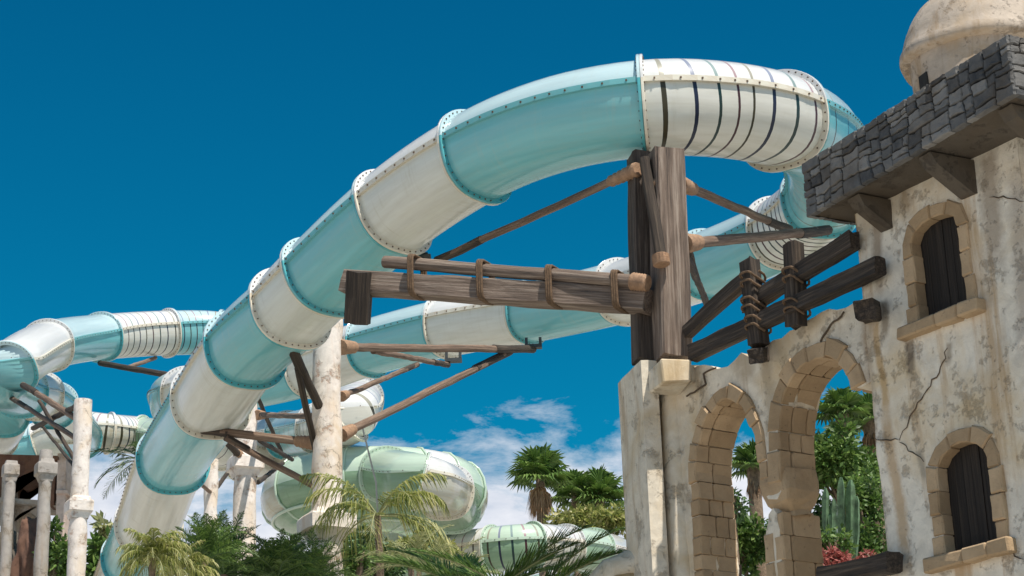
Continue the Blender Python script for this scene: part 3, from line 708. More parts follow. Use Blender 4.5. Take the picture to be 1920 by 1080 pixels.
mb.build('parapet', M['darkstone'], TW)
# corbels under the platform
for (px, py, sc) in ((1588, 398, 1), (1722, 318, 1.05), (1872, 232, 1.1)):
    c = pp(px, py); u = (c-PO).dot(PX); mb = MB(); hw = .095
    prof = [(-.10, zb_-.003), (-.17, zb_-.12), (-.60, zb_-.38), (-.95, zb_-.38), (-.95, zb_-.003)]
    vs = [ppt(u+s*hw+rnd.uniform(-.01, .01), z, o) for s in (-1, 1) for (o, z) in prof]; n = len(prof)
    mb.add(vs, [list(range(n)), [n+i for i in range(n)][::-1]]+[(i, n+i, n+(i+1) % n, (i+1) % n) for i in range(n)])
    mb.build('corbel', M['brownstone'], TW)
# domed turret on the platform
tcn = at(1836, 104, 0) # placeholder to keep signature
rr_ = ray(1836, 110); td = 22.6; TC = CAM+rr_*td; pr_ = .135*td*1000/3650*.0
RB = 147*td/FPX; RC = 131*td/FPX; zr = TC.z
mb = MB(); mb.lathe(V((TC.x, TC.y, 0)), [(RC*1.02, zt_-1.0), (RC*1.01, zr-.9), (RC, zr-.5), (RC*.99, zr-.12), (RC*1.01, zr)], 40, 0, True, .06, 3)
drum = mb.build('turret_drum', M['dome'], TW)
mb = MB(); mb.lathe(V((TC.x, TC.y, 0)), [(RC*.9, zr-.1), (RB*.985, zr-.06), (RB, zr-.02), (RB*.995, zr+.05), (RB*.955, zr+.09)]+[(RB*.95*math.cos(a), zr+.09+RB*.86*math.sin(a)) for a in [R(x) for x in range(8, 89, 8)]]+[(.02, zr+.09+RB*.86)], 48, 0, True, .035, 7)
mb.build('dome', M['dome'], TW)
vd = (V((CAM.x, CAM.y, 0))-V((TC.x, TC.y, 0))).normalized(); sd = V((-vd.y, vd.x, 0)); 
ang = math.atan2((-V((1, 0, 0))).y, -1)+R(18)
mb = MB(); 
dv = V((-math.cos(R(22)), -math.sin(R(22)), 0)); dx = V((-dv.y, dv.x, 0))
mb.box(V((TC.x, TC.y, zr-.62))+dv*(RC-.06), dx*.08, dv*.06, V((0, 0, .3)))
mb.build('turret_slit', M['mortar'], TW)

# ---------------- arched wall ----------------
AO = -.14
AW = thing('ruined_arcade_wall', wp(-3, 0, -.4), 'broken arcade wall with two tall arches between the pillar and the tower', 'wall')
def a2(px, py): return wuz(px, py, AO)
def seq(l): return [a2(*p) for p in l]
top = seq([(1240, 688), (1300, 688), (1322, 683), (1345, 693), (1366, 688), (1380, 676), (1392, 663), (1406, 668), (1421, 653), (1450, 640), (1480, 622), (1510, 602), (1539, 585), (1570, 578), (1600, 570)])
uWR = uL-.01
zsr = a2(1600, 730)[1]
rarch = seq([(1603, 728), (1598, 705), (1588, 686), (1572, 672), (1552, 664), (1530, 668), (1508, 681), (1487, 703), (1470, 733), (1461, 770), (1458, 820), (1461, 905)])
brk = seq([(1465, 922), (1456, 937), (1440, 936), (1429, 918)])
larch = seq([(1429, 900), (1426, 860), (1420, 820), (1411, 792), (1400, 768), (1386, 748), (1370, 738), (1352, 745), (1335, 765), (1319, 795), (1309, 830), (1305, 875)])
ulj = larch[-1][0]
outl = top+[(uWR, top[-1][1]+.05), (uWR, zsr+.0)]+rarch+brk+larch+[(ulj, 0), (top[0][0]-.1, 0)]
mb = MB(); slab(mb, outl, [], .55, AO, .15, .03, .02, seed=12)
mb.build('wall', M['arcade_plaster'], AW)
mb = MB(); voussoirs(mb, rarch, .17, .03, .54, AO, .27, -1, 31, .018, .008, .035); voussoirs(mb, larch+[(ulj, 4.5)], .12, .03, .54, AO, .20, -1, 33, .018, .008, .035)
mb.build('arch_blocks', M['sandstone'], AW)
# jamb lining beside each opening already runs down with the blocks; broken pier stump below
st_l, st_r = a2(1437, 1000)[0], a2(1461, 1000)[0]
zs_ = a2(1450, 955)[1]
mb = MB(); slab(mb, [(st_l, 0), (st_r, 0), (st_r, zs_-.05), (st_r-.06, zs_), (st_l+.08, zs_-.05), (st_l, zs_-.22)], [], .6, AO, .1, .02, .02, seed=14)
mb.build('pier_stump', M['plaster'], AW)
mb = MB(); voussoirs(mb, [(st_r, zs_-.05), (st_r, 4.0)], .09, .0, .6, AO, .25, -1, 35, .014, .008, .05); voussoirs(mb, [(st_l, 4.0), (st_l, zs_-.25)], .10, .02, .6, AO, .25, -1, 36, .014, .008, .04)
mb.build('stump_blocks', M['sandstone'], AW)
# rounded broken end of the hanging pier and thin neck joining it to the stump
cu = (st_l+st_r)/2+.02; zk = a2(1450, 915)[1]; C0 = wp(cu, 0, AO-.28)
mb = MB()
prof = [(.05, zs_-.08), (.10, zs_+.02), (.09, zs_+.10), (.13, zk-.26), (.19, zk-.20), (.25, zk-.10), (.28, zk+.04), (.27, zk+.14), (.22, zk+.2)]

cu = (a2(1429, 880)[0]+a2(1459, 880)[0])/2; ring_ = []
for (a, b, z, du) in ((.24, .29, zk+.22, 0), (.245, .295, zk+.08, 0), (.24, .29, zk-.04, .01), (.20, .25, zk-.14, .02), (.15, .18, zk-.22, .03), (.09, .12, zk-.29, .05), (.065, .09, zs_+.10, .07), (.08, .10, zs_+.02, .07), (.13, .15, zs_-.08, .06)):
    rr = []
    for q in range(28):
        t = 2*math.pi*q/28; x_ = math.copysign(abs(math.cos(t))**.45, math.cos(t))*a; y_ = math.copysign(abs(math.sin(t))**.45, math.sin(t))*b
        v = wp(cu+du+x_, z, AO-.28)+WN*y_; rr.append(v+V(noise.noise_vector(v*3))*.035+V(noise.noise_vector(v*9))*.025)
    ring_.append(rr)
mb = MB(); mb.add([v for rr in ring_ for v in rr], [(i*28+q, i*28+(q+1) % 28, (i+1)*28+(q+1) % 28, (i+1)*28+q) for i in range(len(ring_)-1) for q in range(28)], 0, False)
mb.build('broken_pier_end', M['sandstone'], AW)
# left pillar: buttress, half column, blocks
BX = V((math.cos(R(14)), math.sin(R(14)), 0)); BN = V((math.sin(R(14)), -math.cos(R(14)), 0))
def dep_at(px, py, off=AO): P = onplane(px, py, TO+WN*off, WN); return (P-CAM).dot(F_)
PDD = dep_at(1300, 700)
print('PDD', PDD, dep_at(1240, 700), zt_, zT)
def vbox(mb, px0, px1, py, d, dpt, zlo, zhi, mi=0, amp=.03, seed=1):
    """upright box whose front face spans px0..px1 at height row py and depth d"""
    A = at(px0, py, d); Bp = onplane(px1, py, A, BN); A0 = V((A.x, A.y, zlo)); X = V((Bp.x-A.x, Bp.y-A.y, 0)); D_ = -BN*dpt; Z = V((0, 0, zhi-zlo)); nh = max(2, int((zhi-zlo)/.22))
    quadgrid(mb, A0, X, Z, 3, nh, amp, seed, mi); quadgrid(mb, A0+X, D_, Z, 4, nh, amp, seed+1, mi)
    quadgrid(mb, A0+D_, -D_, Z, 4, nh, amp, seed+2, mi); quadgrid(mb, A0+X+D_, -X, Z, 3, nh, amp, seed+3, mi)
    quadgrid(mb, A0+Z, X, D_, 3, 3, 0, seed, mi); quadgrid(mb, A0+D_, X, -D_, 3, 3, 0, seed, mi)
    return A, X
zcap = at(1205, 668, PDD+.1).z
mb = MB(); vbox(mb, 1205, 1235, 740, PDD+.1, 1.0, 0, zcap, 0, .05, 3); mb.build('buttress', M['plaster'], AW)
hc = at(1267, 850, PDD+.12); rb = 25*PDD/FPX
mb = MB(); mb.lathe(V((hc.x, hc.y, 0)), [(rb*1.5, 0), (rb*1.35, 3.5), (rb*1.12, 6), (rb, 7.6), (rb*.98, zcap-.4)], 22, 0, True, .05, 2); mb.build('engaged_column', M['plaster'], AW)
mb = MB(); A = at(1241, 690, PDD-.3); zc0, zc1 = at(1268, 716, PDD-.3).z, at(1268, 668, PDD-.3).z
X = BX*((1298-1241)*(PDD-.3)/FPX/math.cos(R(14))/2); cc_ = V((A.x, A.y, (zc0+zc1)/2))+X-BN*.3
mb.chamfer_box(cc_, X, BN*.3, V((0, 0, (zc1-zc0)/2)), .12, 0, .012); mb.build('capital_block', M['plaster'], AW)
mb = MB(); vbox(mb, 1296, 1336, 700, PDD-.05, .5, zc0+.06, zc1-.02, 0, .03, 9); mb.build('side_block', M['plaster'], AW)
# filling wall behind pillar bits
mb = MB(); vbox(mb, 1224, 1284, 800, PDD+.38, .3, 0, zc0+.12, 0, .04, 13); mb.build('pillar_core', M['plaster'], AW)
# low rubble arch springing to the left of the pillar
Lo = at(1190, 1050, PDD+.3); mb = MB()
path = [at(x, y, PDD+.4) for x, y in ((1205, 1062), (1180, 1066), (1155, 1078), (1135, 1100), (1120, 1135))]
mb.tube(path, [.30, .28, .26, .26, .26], 12)
for i, v in enumerate(mb.v): mb.v[i] = v+V(noise.noise_vector(v*3))*.10
mb.build('rubble_arch', M['plaster'], AW)
mb = MB(); mb.tube([p+V((.02, -.12, -.22)) for p in path], [.24, .24, .22, .2, .2], 14)
mb.v = [v+V(noise.noise_vector(v*4))*.12+V(noise.noise_vector(v*11))*.03 for v in mb.v]
mb.build('rubble_fill', M['rust_rock'] if 0 else M['stain'], AW)
def wcrack(pts, wd, parent, d=24.5):
    mb = MB(); P3 = [at(x, y, d) for x, y in pts]; r = random.Random(3); q = []
    for a, b in zip(P3[:-1], P3[1:]):
        n = max(2, int((b-a).length/.1))
        for k in range(n): q.append(a.lerp(b, k/n)+V((r.uniform(-.02, .02), 0, 0)))
    mb.tube(q, [wd*r.uniform(.5, 1.2) for _ in q], 5); mb.build('crack', M['crack'], parent)
for pts in ([(1325, 722), (1322, 700), (1345, 690)], [(1290, 742), (1305, 735), (1325, 722)], [(1540, 640), (1560, 610), (1585, 585)]):
    P2 = [a2(*p) for p in pts]; mb = MB(); r = random.Random(len(pts)); P2 = resample(P2, .07, False, .02, r)
    mb.tube([wp(p[0], p[1], AO+.022) for p in P2], .012, 5); mb.build('crack', M['crack'], AW)

# ---------------- timber posts under the slide with their braces ----------------
TS = thing('timber_post_frame', V((at(1250, 660, 24.9).x, at(1250, 660, 24.9).y, 0)), 'pair of heavy weathered square timber posts with cantilever beam holding up the slide', 'slide support')
def vpost(px, ptx, py0, py1, d, w_, dp, mat, seed):
    A = at(px, py1, d); top_ = at(ptx, py0, d+.93)
    z = (top_-A).normalized(); y = (-BN-z*z.dot(-BN)).normalized(); x = y.cross(z)
    m4 = Matrix(((x.x, y.x, z.x, A.x), (x.y, y.y, z.y, A.y), (x.z, y.z, z.z, A.z), (0, 0, 0, 1)))
    return beam('post', A, top_, w_, dp, mat, TS, seed=seed, face=m4)
pR = vpost(1262, 1247, 286, 674, PDD+.25, .39, .42, M['wood'], 1)
pL = vpost(1208, 1199, 292, 678, PDD+.55, .26, .34, M['wood_shaded'], 2)
PD = 24.9
b1 = beam('cantilever_beam', at(1215, 565, PDD+.5), at(650, 530, 26.6), .30, .30, M['wood'], TS, seed=3)
hg = beam('hanging_block', at(674, 510, 26.3), at(669, 607, 26.3), .33, .36, M['wood_dark'], b1, up=V((0, 1, 0)), seed=4)
b2 = pole('rail_pole', at(1204, 529, 24.25), at(722, 491, 26.4), .085, M['wood'], TS)
sleeve('brace_socket', at(1215, 531, 24.2), at(1185, 528, 24.33), .10, .11, b2)
for k, px in enumerate((782, 911, 1040, 1163)):
    t = (1215-px)/(1215-650.); dd = PDD+.5+(26.6-PDD-.5)*t-.17; y0 = 529-(1200-px)*.0795-16; y1 = 565-(1215-px)*.062+22
    mb = MB(); c = at(px, (y0+y1)/2, dd+.12); hz = (y1-y0)/2*dd/FPX; m4 = frame(c, c+V((0, 0, 1)), V((0, 1, 0)))
    loop = []
    for a in range(13):
        q = 2*math.pi*a/12; loop.append(V((math.copysign(abs(math.sin(q))**.4, math.sin(q))*.19, 0, 0)))
    X_ = (at(650, 530, 26.6)-at(1215, 565, PDD+.5)).normalized()
    Y_ = X_.cross(V((0, 0, 1))).normalized()
    for s_ in (-.03, 0, .03):
        lp = [c+X_*s_+Y_*(math.copysign(abs(math.sin(q))**.35, math.sin(q))*.18)+V((0, 0, 1))*(math.copysign(abs(math.cos(q))**.35, math.cos(q))*hz) for q in [2*math.pi*a/24 for a in range(25)]]
        mb.tube(lp, .02, 6, caps=False)
    mb.build('rope_binding', M['rope'], TS)
S1d = lambda px: 0
brace(at(1194, 318, 25.0), at(822, 487, 28.4), .055, TS, sock=.55)
brace(at(1275, 345, 24.9), at(1480, 430, 32), .062, TS, sock=.75)
brace(at(1283, 457, 24.55), at(1552, 432, 31.5), .075, TS, sock=.6)
p = pole('brace', at(1208, 298, 24.9), at(1240, 488, 24.15), .075, M['wood_dark'], TS)
sleeve('brace_socket', at(1238, 478, 24.18), at(1241, 497, 24.12), .10, .10, p)
sleeve('bolt_cover', at(1222, 345, 24.85), at(1236, 346, 24.7), .09, .07, p)
p = brace(at(1287, 480, 24.5), at(1335, 590, 34), .05, TS, sock=0, mat='wood_dark')
brace(at(1284, 440, 24.6), at(1326, 582, 34), .035, TS, sock=0, mat='wood_dark')
mb = MB()
for (px, py, d) in ((735, 482, 28.5), (790, 484, 28.5), (1205, 300, 25.3)):
    c = at(px, py, d); mb = MB(); mb.box(c, V((.10, 0, 0)), V((0, .08, 0)), V((0, 0, .06))); mb.build('saddle_bracket', M['steel'], TS)
mb = MB(); mb.box(at(762, 488, 28.4), V((.36, -.05, 0)), V((0, .07, 0)), V((0, 0, .045)))
mb.build('saddle_bracket', M['steel'], TS)

# ---------------- timber railing on top of the arcade wall ----------------
RL = thing('timber_railing', V((wp(-2.5, 0, .2).x, wp(-2.5, 0, .2).y, wuz(1450, 660, .2)[1])), 'dark rope-lashed timber railing climbing from the posts to the tower', 'railing')
def rp(px, py, off=.12): P = onplane(px, py, TO+WN*off, WN); return P
beam('rail', rp(1298, 664, -.05), rp(1650, 498, .16), .15, .20, M['wood_dark'], RL, seed=5)
beam('rail', rp(1400, 572, -.05), rp(1602, 450, .14), .15, .20, M['wood_dark'], RL, seed=6)
beam('diagonal_strut', rp(1288, 622, -.1), rp(1412, 512, -.02), .13, .16, M['wood_dark'], RL, seed=7)
uprs = []
for (xa, ya, xb, yb, k) in ((1424, 648, 1405, 490, 8), (1494, 612, 1487, 458, 9)):
    beam('upright', rp(xa, ya, .04), rp(xb, yb, .04), .20, .17, M['wood_dark'], RL, up=WN, seed=k)
for (px, py) in ((1412, 528), (1414, 575), (1421, 610), (1492, 520), (1494, 578)):
    mb = MB(); c = rp(px, py, .06); X_ = WX; q = []
    for a in range(2*16+1):
        t = 2*math.pi*a/16; q.append(c+X_*(math.copysign(abs(math.cos(t))**.5, math.cos(t))*.115)+WN*(math.copysign(abs(math.sin(t))**.5, math.sin(t))*.13)+V((0, 0, -.10+.20*a/32+.07*math.sin(t))))
    mb.tube(q, .016, 6); mb.build('rope_lashing', M['rope'], RL)
for nm_, lab, A, B, s_ in (('timber_stub', 'short dark beam end sticking out where the arcade wall meets the tower', rp(1640, 588, -.2), rp(1622, 580, .42), .22),
                      ('timber_stub', 'small dark beam end poking out of the broken wall top under the railing', rp(1434, 664, -.25), rp(1416, 668, .22), .18),
                      ('timber_sill_beam', 'dark beam running level across the foot of the right arch', rp(1545, 1082, -.1), rp(1676, 1054, .2), .20),
                      ('timber_stub', 'upright dark post end at the foot of the left arch', at(1376, 1130, 26), at(1376, 1060, 26), .15)):
    b = beam(nm_, A, B, s_, s_, M['wood_dark'], None, up=WN if abs((B-A).normalized().z) > .8 else V((0, 0, 1)), seed=int(s_*100)); tag(b, lab, 'timber beam')

# ---------------- plaster support columns ----------------
def column(label, px, pytop, d, wpx, cap=None, mat='column', capw=1.65, square=False, group='plaster columns holding up the slides', name='support_column', pyref=None):
    tp_ = at(px, pytop, d); r = wpx*d/FPX/2; base = V((tp_.x, tp_.y, 0))
    T = thing(name, base, label, 'column', group)
    mb = MB(); n = 28; zt = tp_.z; zc = None
    if cap: rq = ray(px, cap); zc = CAM.z+rq.z*(tp_.y/rq.y)
    prof = []; z = 0
    while z < zt-.05:
        prof.append((r*(1.0 if zc is None or z > zc else 1.04), z)); z += .35
    prof += [(r, zt-.05), (r*.96, zt)]
    if square: mb.lathe(base, prof, 24, 0, False, .02, px, 1, R(20))
    else: mb.lathe(base, prof, n, 0, True, .045, px)
    mb.build('shaft', M[mat], T)
    if cap:
        mb = MB(); c = r*capw
        mb.lathe(base, [(r*1.0, zc-.26), (r*1.08, zc-.22), (c*.82, zc-.13), (c, zc-.10), (c*1.0, zc+.11), (c*.95, zc+.14), (r*1.15, zc+.16), (r, zc+.24)], 24, 0, False, .02, px, .8, R(25))
        mb.build('capital', M[mat], T)
    return T
C1 = column('tall white pitted column nearest the centre with several timber braces', 613, 590, 32.2, 55, 985)
D1 = 32.0
p = brace(at(640, 651, D1), at(998, 655, 40.5), .075, C1, sock=.5)
brace(at(700, 658, 33.3), at(840, 684, 41), .055, C1, sock=0)
brace(at(641, 815, D1), at(955, 660, 39.5), .07, C1, sock=.45)
brace(at(641, 743, D1), at(782, 684, 40), .05, C1, sock=.4)
brace(at(608, 782, 31.8), at(566, 692, 30.4), .075, C1, sock=.3, mat='wood_dark'); pole('brace', at(566, 696, 30.4), at(540, 637, 29.8), .085, M['wood_dark'], C1)
pole('brace', at(558, 690, 30.3), at(598, 872, 31.8), .055, M['wood_dark'], C1)
brace(at(590, 831, 31.8), at(382, 806, 32.6), .07, C1, sock=.35)
brace(at(595, 915, 31.9), at(425, 822, 32.3), .055, C1, sock=0)
brace(at(590, 780, 32.2), at(482, 778, 40.), .05, C1, sock=0)
mb = MB()
for (px, py, d, s_) in ((541, 634, 29.8, .2), (398, 797, 32.6, .3), (1000, 650, 40.5, .18), (850, 676, 41, .18)):
    mb = MB(); mb.box(at(px, py, d), V((s_, 0, 0)), V((0, .08, 0)), V((0, 0, .035)))
    for q in (-1, 1): mb.box(at(px, py-6, d)+V((q*s_*.8, 0, .05)), V((.03, 0, 0)), V((0, .05, 0)), V((0, 0, .07)))
    mb.build('saddle_bracket', M['steel'], C1)
C2 = column('column with a wide square capital left of the tallest one, its top under the slide', 462, 742, 39.5, 40, 872, capw=1.5)
brace(at(483, 778, 39.3), at(585, 781, 45), .06, C2, sock=.55)
brace(at(456, 862, 39.), at(418, 822, 38), .07, C2, sock=.35, mat='wood_dark')
brace(at(483, 745, 39.6), at(527, 846, 46), .045, C2, sock=0, mat='wood_dark')
brace(at(487, 826, 39.4), at(548, 862, 47), .05, C2, sock=0, mat='wood_dark')
brace(at(484, 905, 39.4), at(530, 868, 48), .05, C2, sock=0, mat='wood_dark')
C3 = column('white column at the left with a cluster of crossing braces near its top', 157, 750, 44, 33, 952, capw=1.45)
for a, b, r_, s_ in (((157, 793, 43.8), (44, 722, 50), .075, .3), ((152, 828, 43.8), (22, 746, 51), .06, .35), ((149, 878, 43.8), (74, 752, 49), .05, .2), ((143, 762, 44), (62, 803, 52), .07, .0), ((140, 876, 44), (80, 800, 52), .04, .0)):
    brace(at(*a), at(*b), r_, C3, sock=s_, mat='pole' if s_ > .25 else 'wood_dark')
C4 = column('grey column between two white ones under the left tube bend', 88, 845, 42, 24, 882, mat='column_grey', capw=1.6)
C7 = column('slim distant column behind the front slide with a dark crossed brace', 397, 862, 52, 26, None, mat='column')
brace(at(398, 925, 51.8), at(432, 880, 56), .06, C7, sock=.3, mat='wood_dark'); brace(at(398, 925, 51.8), at(372, 905, 50), .05, C7, sock=.2)
for (px, py, d, lab) in ((20, 878, 46, 'squat column topped by a square cap at the left edge'),):
    column(lab, px, py, d, 20, 884, mat='column_grey', capw=1.5)
LB = thing('brace_arm', at(320, 706, 52), 'dark timber arm reaching out under the striped tube at upper left', 'brace')
pole('arm', at(330, 706, 52), at(188, 681, 57), .085, M['wood_dark'], LB); pole('strut', at(234, 691, 56), at(292, 671, 60), .06, M['pole'], LB)
# support cable
mb = MB(); mb.tube([at(678, 795, 44), at(705, 905, 44), at(708, 960, 44)], .02, 6)
tag(mb.build('guy_cable', M['cable']), 'thin grey cable slanting down from the striped bend towards the palm', 'cable')

# ---------------- ruined arcade building far left ----------------
RU = thing('ruined_arcade_building', at(50, 1000, 58)*1, 'far two-storey ruin with rusty broken arch and grey arched gallery at the left edge', 'building')
RU.location.z = 0; WM[RU] = Matrix.Translation(RU.location)
RY = at(60, 950, 58).y
def fp(px, py, off=0.): return onplane(px, py, V((0, RY+off, 0)), V((0, 1, 0)))
def flat(mb, pxs, thick, off=0., mi=0, hole=None):
    a = [fp(x, y, off) for x, y in pxs]; b = [p+V((0, thick, 0)) for p in a]; n = len(a)
    bm = bmesh.new(); vv = [bm.verts.new(p) for p in a]; f = bm.faces.new(vv); bmesh.ops.triangulate(bm, faces=[f]); bm.verts.index_update()
    tr = [[v.index for v in f.verts] for f in bm.faces]; bm.free()
    mb.add(a+b, tr+[[n+i for i in t][::-1] for t in tr]+[(i, (i+1) % n, n+(i+1) % n, n+i) for i in range(n)], mi)
mb = MB(); flat(mb, [(-60, 850), (125, 855), (122, 905), (90, 905), (82, 908), (80, 898), (66, 893), (52, 896), (42, 903), (33, 906), (28, 898), (20, 905), (16, 935), (-60, 930)], 1.2)
mb.build('rusty_broken_arch', M['rust_rock'], RU)
mb = MB(); flat(mb, [(-60, 928), (132, 942), (132, 950), (-60, 938)], 1.4, -.3); flat(mb, [(-60, 938), (20, 940), (20, 975), (-60, 975)], .8)
mb.build('gallery_slab', M['column_grey'], RU)
mb = MB()
arc = [(24+ (74-24)*(.5-.5*math.cos(math.pi*k/10)), 988-28*math.sin(math.pi*k/10)) for k in range(11)]
flat(mb, [(20, 941), (80, 943), (80, 1030), (74, 1030)]+arc[::-1]+[(24, 1030), (20, 1030)], .9, 0)
mb.build('gallery_arch', M['column_grey'], RU)
for (x0, x1, y0, y1, m_) in ((4, 22, 880, 1080, 'column_grey'), (108, 124, 850, 1080, 'pink_stone'), (95, 106, 858, 945, 'rust_rock')):
    mb = MB(); flat(mb, [(x0, y0), (x1, y0), (x1-6, y1), (x0-6, y1)], .8, -.5); mb.build('pier', M[m_], RU)
    mb = MB(); flat(mb, [(x0-3, (y0+y1)/2-46), (x1+3, (y0+y1)/2-46), (x1+3, (y0+y1)/2-40), (x0-3, (y0+y1)/2-40)], 1.0, -.6); mb.build('moulding', M[m_], RU)
# reddish rocks below
def rock(label, px, py, d, rx, rz, mat, seed):
    c = at(px, py, d); mb = MB(); bm = bmesh.new(); bmesh.ops.create_icosphere(bm, subdivisions=4, radius=1)
    for v in bm.verts:
        p = v.co.copy(); k = 1+noise.noise(p*1.3+V((seed, 0, 0)))*.5+noise.noise(p*3.1+V((seed, 0, 0)))*.22+noise.noise(p*7)*.08
        v.co = V((p.x*rx*k, p.y*rx*k, p.z*rz*k))
    bm.verts.index_update()
    mb.add([v.co+c for v in bm.verts], [[v.index for v in f.verts] for f in bm.faces], 0, True); bm.free()
    return tag(mb.build('boulder', M[mat], None, origin=V((c.x, c.y, c.z-rz))), label, 'rock')
rock('dark mossy boulder in the bottom left corner', 8, 1066, 48, .75, .85, 'brownstone', 3)
rock('reddish brown boulder beside the grey column foot', 56, 1056, 46, .40, .95, 'rust_rock', 8)

# ---------------- plants ----------------
def frond_mb(mb, A, yaw, el, Ln, droop, leaf, n=26, wd=.02, r=rnd, mi=0, fold=.5, stem=.02, lmi=0, hang=.35, sweep=55, start=.15):
    """arching rachis with a row of narrow leaflets on each side"""
    h = V((math.cos(yaw), math.sin(yaw), 0)); p = V(A); pts = [p.copy()]; K = 14; e = el; sb = r.uniform(-.25, .25)
    sd0 = V((-h.y, h.x, 0))
    for k in range(K):
        e -= droop/K*(0.4+1.2*k/K); p = p+(h*math.cos(e)+V((0, 0, math.sin(e)))+sd0*sb*(k/K))*(Ln/K); pts.append(p.copy())
    mb.tube(pts, [stem*(1-.85*i/K) for i in range(K+1)], 5, lmi, False)
    def P(t): x = t*K; i = min(K-1, int(x)); return pts[i].lerp(pts[i+1], x-i), (pts[i+1]-pts[i]).normalized()
    for k in range(n):
        t = start+(1-start)*(k+.5)/n; c, T = P(t); S = T.cross(V((0, 0, 1)))
        if S.length < .05: continue
        S.normalize(); Nn = S.cross(T)
        ll = leaf*(math.sin(math.pi*min(1, (t*.9+.12)))**.7)*r.uniform(.8, 1.12); sw = R(sweep-25*t+r.uniform(-7, 7))
        for s in (-1, 1):
            d = (S*s*math.sin(sw)+T*math.cos(sw)+Nn*(fold*r.uniform(.2, 1))).normalized()
            m_ = c+d*ll*.5+V((0, 0, -hang*ll*.12)); e_ = c+d*ll+V((0, 0, -hang*ll*r.uniform(.6, 1.3)))
            wv = T*wd*.5+V((0, 0, wd*.15))
            mb.add([c-wv*.6, c+wv*.6, m_+wv, e_, m_-wv], [(0, 1, 2, 4), (4, 2, 3)], mi)
def fan_mb(mb, A, dirv, Ln, r, mi=0, lmi=0, n=26, petiole=.6, hang=.2, spread=150):
    d = dirv.normalized(); S = d.cross(V((0, 0, 1)));
    if S.length < .05: S = V((1, 0, 0))
    S.normalize(); Nn = S.cross(d); c = A+d*petiole
    mb.tube([A, c], [.02, .012], 4, lmi, False)
    tilt = r.uniform(-.3, .5)
    for k in range(n):
        a = R(-spread+2*spread*(k+.5)/n); q = (d*math.cos(a)+S*math.sin(a)).normalized(); q = (q+Nn*(-.25*abs(math.sin(a/2))+tilt*.2)).normalized()
        ll = Ln*(.72+.28*math.cos(a*.6))*r.uniform(.88, 1.05); pw = q.cross(Nn).normalized()*Ln*math.sin(R(spread/n))*.62
        m_ = c+q*ll*.62; e_ = c+q*ll+V((0, 0, -hang*ll*r.uniform(.4, 1.4)))+pw*r.uniform(-.5, .5)
        mb.add([c, m_+pw+Nn*.015, m_-Nn*.02, m_-pw+Nn*.015, e_], [(0, 1, 2), (0, 2, 3), (2, 1, 4), (3, 2, 4)], mi)
def leaf_cloud(mb, c, rx, ry, rz, n, size, r, mi=0, clumps=14, flat_=.4, asp=.45):
    cl = []
    for k in range(clumps):
        u = V((r.gauss(0, 1), r.gauss(0, 1), r.gauss(0, 1))).normalized()*r.uniform(.35, .95)
        cl.append((c+V((u.x*rx, u.y*ry, u.z*rz)), r.uniform(.22, .42)))
    for k in range(n):
        q, s = cl[r.randrange(clumps)]
        u = V((r.gauss(0, 1), r.gauss(0, 1), r.gauss(0, 1))).normalized()*(r.random()**.45)
        p = q+V((u.x*rx*s, u.y*ry*s, u.z*rz*s))
        d = (u+V((r.uniform(-1, 1), r.uniform(-1, 1), r.uniform(-.6, .9)))*.8).normalized(); S = d.orthogonal().normalized()
        S = (Matrix.Rotation(r.uniform(0, 6.28), 3, d) @ S); z = size*r.uniform(.6, 1.3)
        mb.add([p, p+d*z*.5+S*z*asp*.5, p+d*z+V((0, 0, -z*.15)), p+d*z*.5-S*z*asp*.5], [(0, 1, 2, 3)], mi)
    return cl
def shrub(label, px, py, d, wx, hz, n, size, mat, seed, name='shrub', cat='shrub', stems=True, mats2=None, group=None, asp=.45, clumps=14, dy=None):
    r = random.Random(seed); c = at(px, py, d); base = V((c.x, c.y, 0)); T = thing(name, base, label, cat, group)
    rx, rz = wx*d/FPX/2, hz*d/FPX/2; mb = MB()
    cl = leaf_cloud(mb, c, rx, dy or rx*.8, rz, n, size, r, 0, clumps, asp=asp)
    mb.build('foliage', M[mat], T)
    mb = MB()
    mb.tube([base, V((c.x, c.y, c.z-rz*.4))], [.09, .05], 7)
    for q, s in cl: mb.tube([V((c.x, c.y, c.z-rz*.8)), (V((c.x, c.y, c.z-rz*.3))+q)/2, q], [.04, .025, .01], 5)
    mb.build('stem', M['bark'], T); return T
def feather_palm(label, px, py, d, nf, Ln, leaf, seed, mat='lf_palm', trunk=.09, els=(80, -10), droop=1.3, n=26, wd=.03, name='feather_palm', yaws=None, hang=.35, fold=.4, cat='palm', group=None, lmat=None, sweep=55):
    r = random.Random(seed); c = at(px, py, d); base = V((c.x, c.y, 0)); T = thing(name, base, label, cat, group)
    mb = MB(); K = 10
    mb.tube([base.lerp(c, k/K)+V((.05*math.sin(k*1.1+seed), 0, 0))*(1 if k < K else 0) for k in range(K+1)], [trunk*(1.2-.3*k/K+.05*(k % 2)) for k in range(K+1)], 10)
    mb.build('trunk', M['bark'], T)
    for k in range(nf):
        f = (k+.5)/nf; el = R(els[0]+(els[1]-els[0])*f+r.uniform(-8, 8)); yaw = (k*2.39996+r.uniform(-.3, .3)) if yaws is None else R(yaws[k])
        mb = MB(); frond_mb(mb, c, yaw, el, Ln*r.uniform(.85, 1.1), droop*r.uniform(.7, 1.2), leaf, n, wd, r, 0, fold, .018, 1, hang, sweep)
        mb.build('frond', [M[mat], M[lmat or 'lf_pale']], T)
    return T
